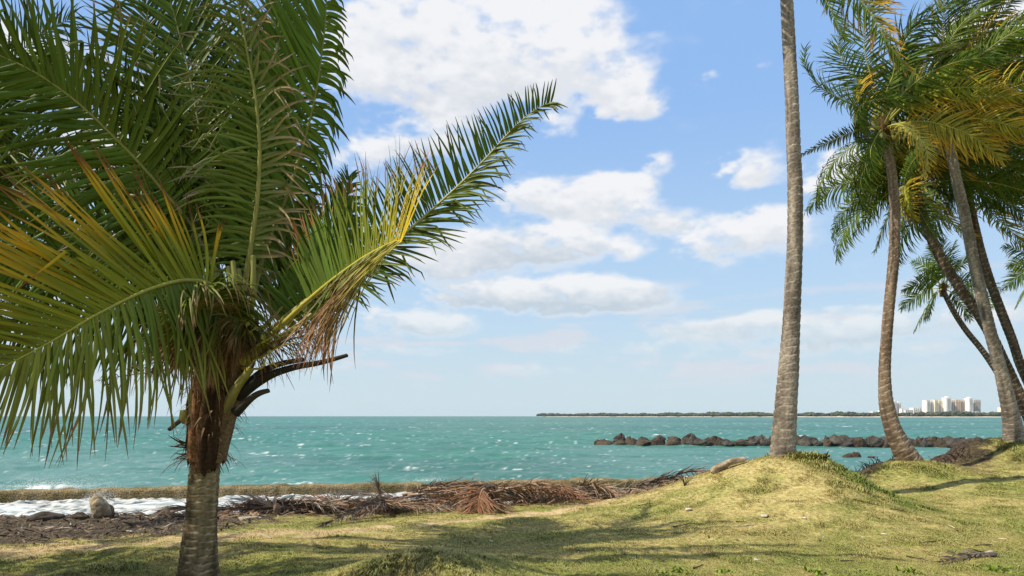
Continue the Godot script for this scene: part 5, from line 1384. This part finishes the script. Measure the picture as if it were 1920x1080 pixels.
func tower(label: String, x0: float, x1: float, top: float, d: float, wall: Color, shade: Color, bays: int, floors: int, cap := 0.0) -> void:
	var a := at(x0, top, d)
	var b := at(x1, top, d)
	var w := b.x - a.x
	var base := Vector3((a.x + b.x) * 0.5, 1.5, -d)
	var h := a.y - 1.5
	var t := thing("tower_block" if h > 22.0 else "low_building", label, "building", base, "buildings on the far coast")
	var s := Shape.new()
	box(s, Vector3(-w * 0.5, 0, -20), Vector3(w * 0.5, h, 0), wall)
	inst("wall", s.mesh(M.wall_paint), t)
	if cap > 0.0:
		s = Shape.new()
		box(s, Vector3(-w * 0.22, h, -16), Vector3(w * 0.22, h + cap, -3), wall * 1.04)
		inst("roof_house", s.mesh(M.wall_paint), t)
	s = Shape.new()
	box(s, Vector3(-w * 0.5 - 0.3, h, -20.3), Vector3(w * 0.5 + 0.3, h + 0.9, -19.4), wall)
	inst("parapet", s.mesh(M.wall_paint), t)
	s = Shape.new()
	box(s, Vector3(-w * 0.5 - 0.3, h, -0.6), Vector3(w * 0.5 + 0.3, h + 0.9, 0.3), wall)
	inst("parapet", s.mesh(M.wall_paint), t)
	# each bay: a column of balconies with dark openings and pale slabs
	for k in bays:
		var bx := -w * 0.5 + w * (k + 0.5) / bays
		var bw := w / bays * 0.30
		s = Shape.new()
		box(s, Vector3(bx - bw, h * 0.06, 0.02), Vector3(bx + bw, h * 0.95, 0.25), shade)
		var bay := inst("window_column", s.mesh(M.wall_paint), t)
		s = Shape.new()
		for f in floors:
			var y := h * (0.06 + 0.89 * f / floors)
			box(s, Vector3(bx - bw * 1.1, y, 0.25), Vector3(bx + bw * 1.1, y + h / floors * 0.36, 1.5), wall)
		tag(inst("balcony_slabs", s.mesh(M.wall_paint), bay), "", "", "", "stuff")

func make_coast() -> void:
	# low land with a pale beach
	var s := Shape.new()
	var prof := [[0.0, -1.0], [6.0, 0.8], [26.0, 1.6], [60.0, 2.2], [400.0, 3.0], [900.0, -2.0]]
	var n := 160
	var shore := func(x: float) -> float:
		return lerpf(3000.0, 1700.0, smoothstep(100.0, 1250.0, x)) + 40.0 * nz.get_noise_1d(x * 0.3)
	for k in n + 1:
		var x := 95.0 + 2600.0 * k / n
		for j in prof.size():
			var f := smoothstep(0.0, 5.0, float(k))
			s.add(Vector3(x + (1.0 - f) * 25.0, prof[j][1] * (0.2 + 0.8 * f), -(shore.call(x) + prof[j][0] * f)), Vector3.UP, Color(0.58, 0.53, 0.44) if j < 3 else Color(0.07, 0.085, 0.05))
	for k in n:
		for j in prof.size() - 1:
			var a := k * prof.size() + j
			s.quad(a, a + 1, a + prof.size() + 1, a + prof.size())
	s.smooth()
	tag(inst("far_coast_land", s.mesh(M.wall_paint), self), "", "", "", "structure")
	# the far tree belt: lumpy crowns, too far to tell apart
	var lump := Shape.new()
	rng.seed = 8
	for k in 26:
		var dir := Vector3(rng.randfn(), absf(rng.randfn()), rng.randfn()).normalized() * rng.randf_range(0.55, 1.0)
		var r := rng.randf_range(0.22, 0.42)
		var c := Color.WHITE * rng.randf_range(0.7, 1.25)
		var first := lump.v.size()
		for j in 5:
			for q in 6:
				var th := PI * j / 4.0
				var a := TAU * q / 6.0 + j
				var dd := Vector3(cos(a) * sin(th), cos(th), sin(a) * sin(th))
				lump.add(dir * Vector3(1, 0.8, 1) + dd * r * rng.randf_range(0.7, 1.2), dd, c)
		for j in 4:
			for q in 6:
				lump.quad(first + j * 6 + q, first + j * 6 + (q + 1) % 6, first + (j + 1) * 6 + (q + 1) % 6, first + (j + 1) * 6 + q)
	var lm := lump.mesh(M.far_tree)
	var places := []
	var cols := []
	for k in 3800:
		var x := 120.0 + 2350.0 * rng.randf()
		var back := 22.0 + 120.0 * pow(rng.randf(), 1.4)
		var dens := nz.get_noise_1d(x * 0.9) + 0.35
		if rng.randf() > dens + 0.5: continue
		var hgt := (rng.randf_range(5.0, 13.0) + 12.0 * maxf(0.0, nz.get_noise_1d(x * 1.6 + 50.0))) * lerpf(1.0, 0.85, smoothstep(500.0, 1200.0, x))
		var d: float = shore.call(x) + back
		var scl := Vector3(hgt * rng.randf_range(0.7, 1.3), hgt * 0.62, hgt * 0.8)
		places.append(Transform3D(Basis(Vector3.UP, rng.randf() * TAU).scaled(scl), Vector3(x, 1.5 + hgt * 0.35, -d)))
		cols.append(jit(rc(Color(0.065, 0.085, 0.06), Color(0.11, 0.125, 0.08)), 0.2))
	scatter("far_treeline", lm, places, cols, "belt of low trees along the far coast", "trees")
	var white := Color(0.80, 0.79, 0.76)
	var cream := Color(0.78, 0.70, 0.56)
	var sand := Color(0.70, 0.54, 0.42)
	var gl := Color(0.20, 0.195, 0.19)
	var gb := Color(0.30, 0.27, 0.24)
	tower("white slab at the seaward end of the big pale apartment group", 1737, 1745, 751, 1930, white, gl, 1, 18)
	tower("pale striped slab second from the seaward end of the apartment group", 1745.5, 1752, 751, 1936, white, gb, 2, 18)
	tower("cream striped slab third from the seaward end of the apartment group", 1752.5, 1759, 750, 1930, cream, gb, 2, 18)
	tower("cream white broad block left of the lift tower in the apartment group", 1759.5, 1773, 750, 1940, Color(0.80, 0.75, 0.62), gb, 2, 18)
	tower("tall white lift tower with a roof house, the taller one left", 1774, 1784, 746, 1925, white, gl, 1, 20, 4.0)
	tower("grey striped wing right of the taller white lift tower", 1784.5, 1791, 751, 1940, Color(0.62, 0.57, 0.50), gl, 2, 18)
	tower("peach coloured wing in the middle of the apartment group", 1791.5, 1802, 750, 1938, sand, gb, 2, 18)
	tower("brown striped wing with dark balconies in the apartment group", 1802.5, 1816, 751, 1942, Color(0.60, 0.52, 0.43), gl, 4, 18)
	tower("second white lift tower with a roof house, towards the inland end", 1816.5, 1825, 747, 1926, white, gl, 1, 20, 4.0)
	tower("grey striped end wing of the apartment group, furthest inland", 1825.5, 1839, 750, 1940, Color(0.62, 0.58, 0.52), gl, 4, 18)
	tower("low white podium in front of the grey end wing", 1816, 1836, 772, 1900, white, gl, 3, 2)
	tower("lone white tower behind the curved palm trunk, dark crowned", 1671, 1682, 753, 1960, white, gl, 3, 16, 4.0)
	tower("white tower's lower wing beside the lone white tower", 1682.5, 1690, 755, 1965, Color(0.76, 0.76, 0.75), gl, 2, 15, 3.0)
	tower("stepped white block right of the lone tower", 1690.5, 1697, 766, 1950, white, gl, 2, 8)
	tower("long low white hotel between the lone tower and the apartment group", 1697.5, 1712, 769, 1940, Color(0.72, 0.71, 0.70), gl, 4, 6)
	tower("mid rise white block left of the apartment group", 1712.5, 1728, 765, 1955, white, gl, 4, 8)
	tower("slim white block touching the apartment group's seaward end", 1729, 1735.5, 766, 1960, Color(0.75, 0.74, 0.72), gl, 2, 8)
	tower("low white house at the tree belt's end, leftmost of the town", 1597, 1604, 775, 2150, white, gl, 2, 2)
	tower("low pale house beside the leftmost house of the town", 1605, 1622, 775.5, 2150, Color(0.66, 0.58, 0.53), gl, 4, 2)
	tower("low white shed by the dark trees of the town", 1622.5, 1628, 774, 2140, white, gl, 1, 2)
	tower("broad white house left of the curved palm trunk", 1637, 1652, 772, 2100, Color(0.74, 0.70, 0.66), gl, 4, 3)
	tower("white house half behind the curved palm trunk", 1652.5, 1662, 770, 2080, white, gl, 2, 4)
	tower("small white house inland of the apartment group", 1844, 1856, 774, 1930, Color(0.74, 0.72, 0.70), gl, 3, 3)
	tower("pale house inland of the apartment group among trees", 1858, 1868, 775, 1925, Color(0.70, 0.66, 0.62), gl, 3, 2)
	tower("white tower seen between the leaning palm trunks", 1894, 1908, 757, 1900, white, gl, 3, 14)
	tower("cream block behind the leaning palms at the edge", 1880, 1892, 764, 1910, cream, gl, 3, 9)
	tower("low block at the picture's edge behind the leaning palms", 1910, 1930, 768, 1890, Color(0.74, 0.73, 0.70), gl, 4, 7)
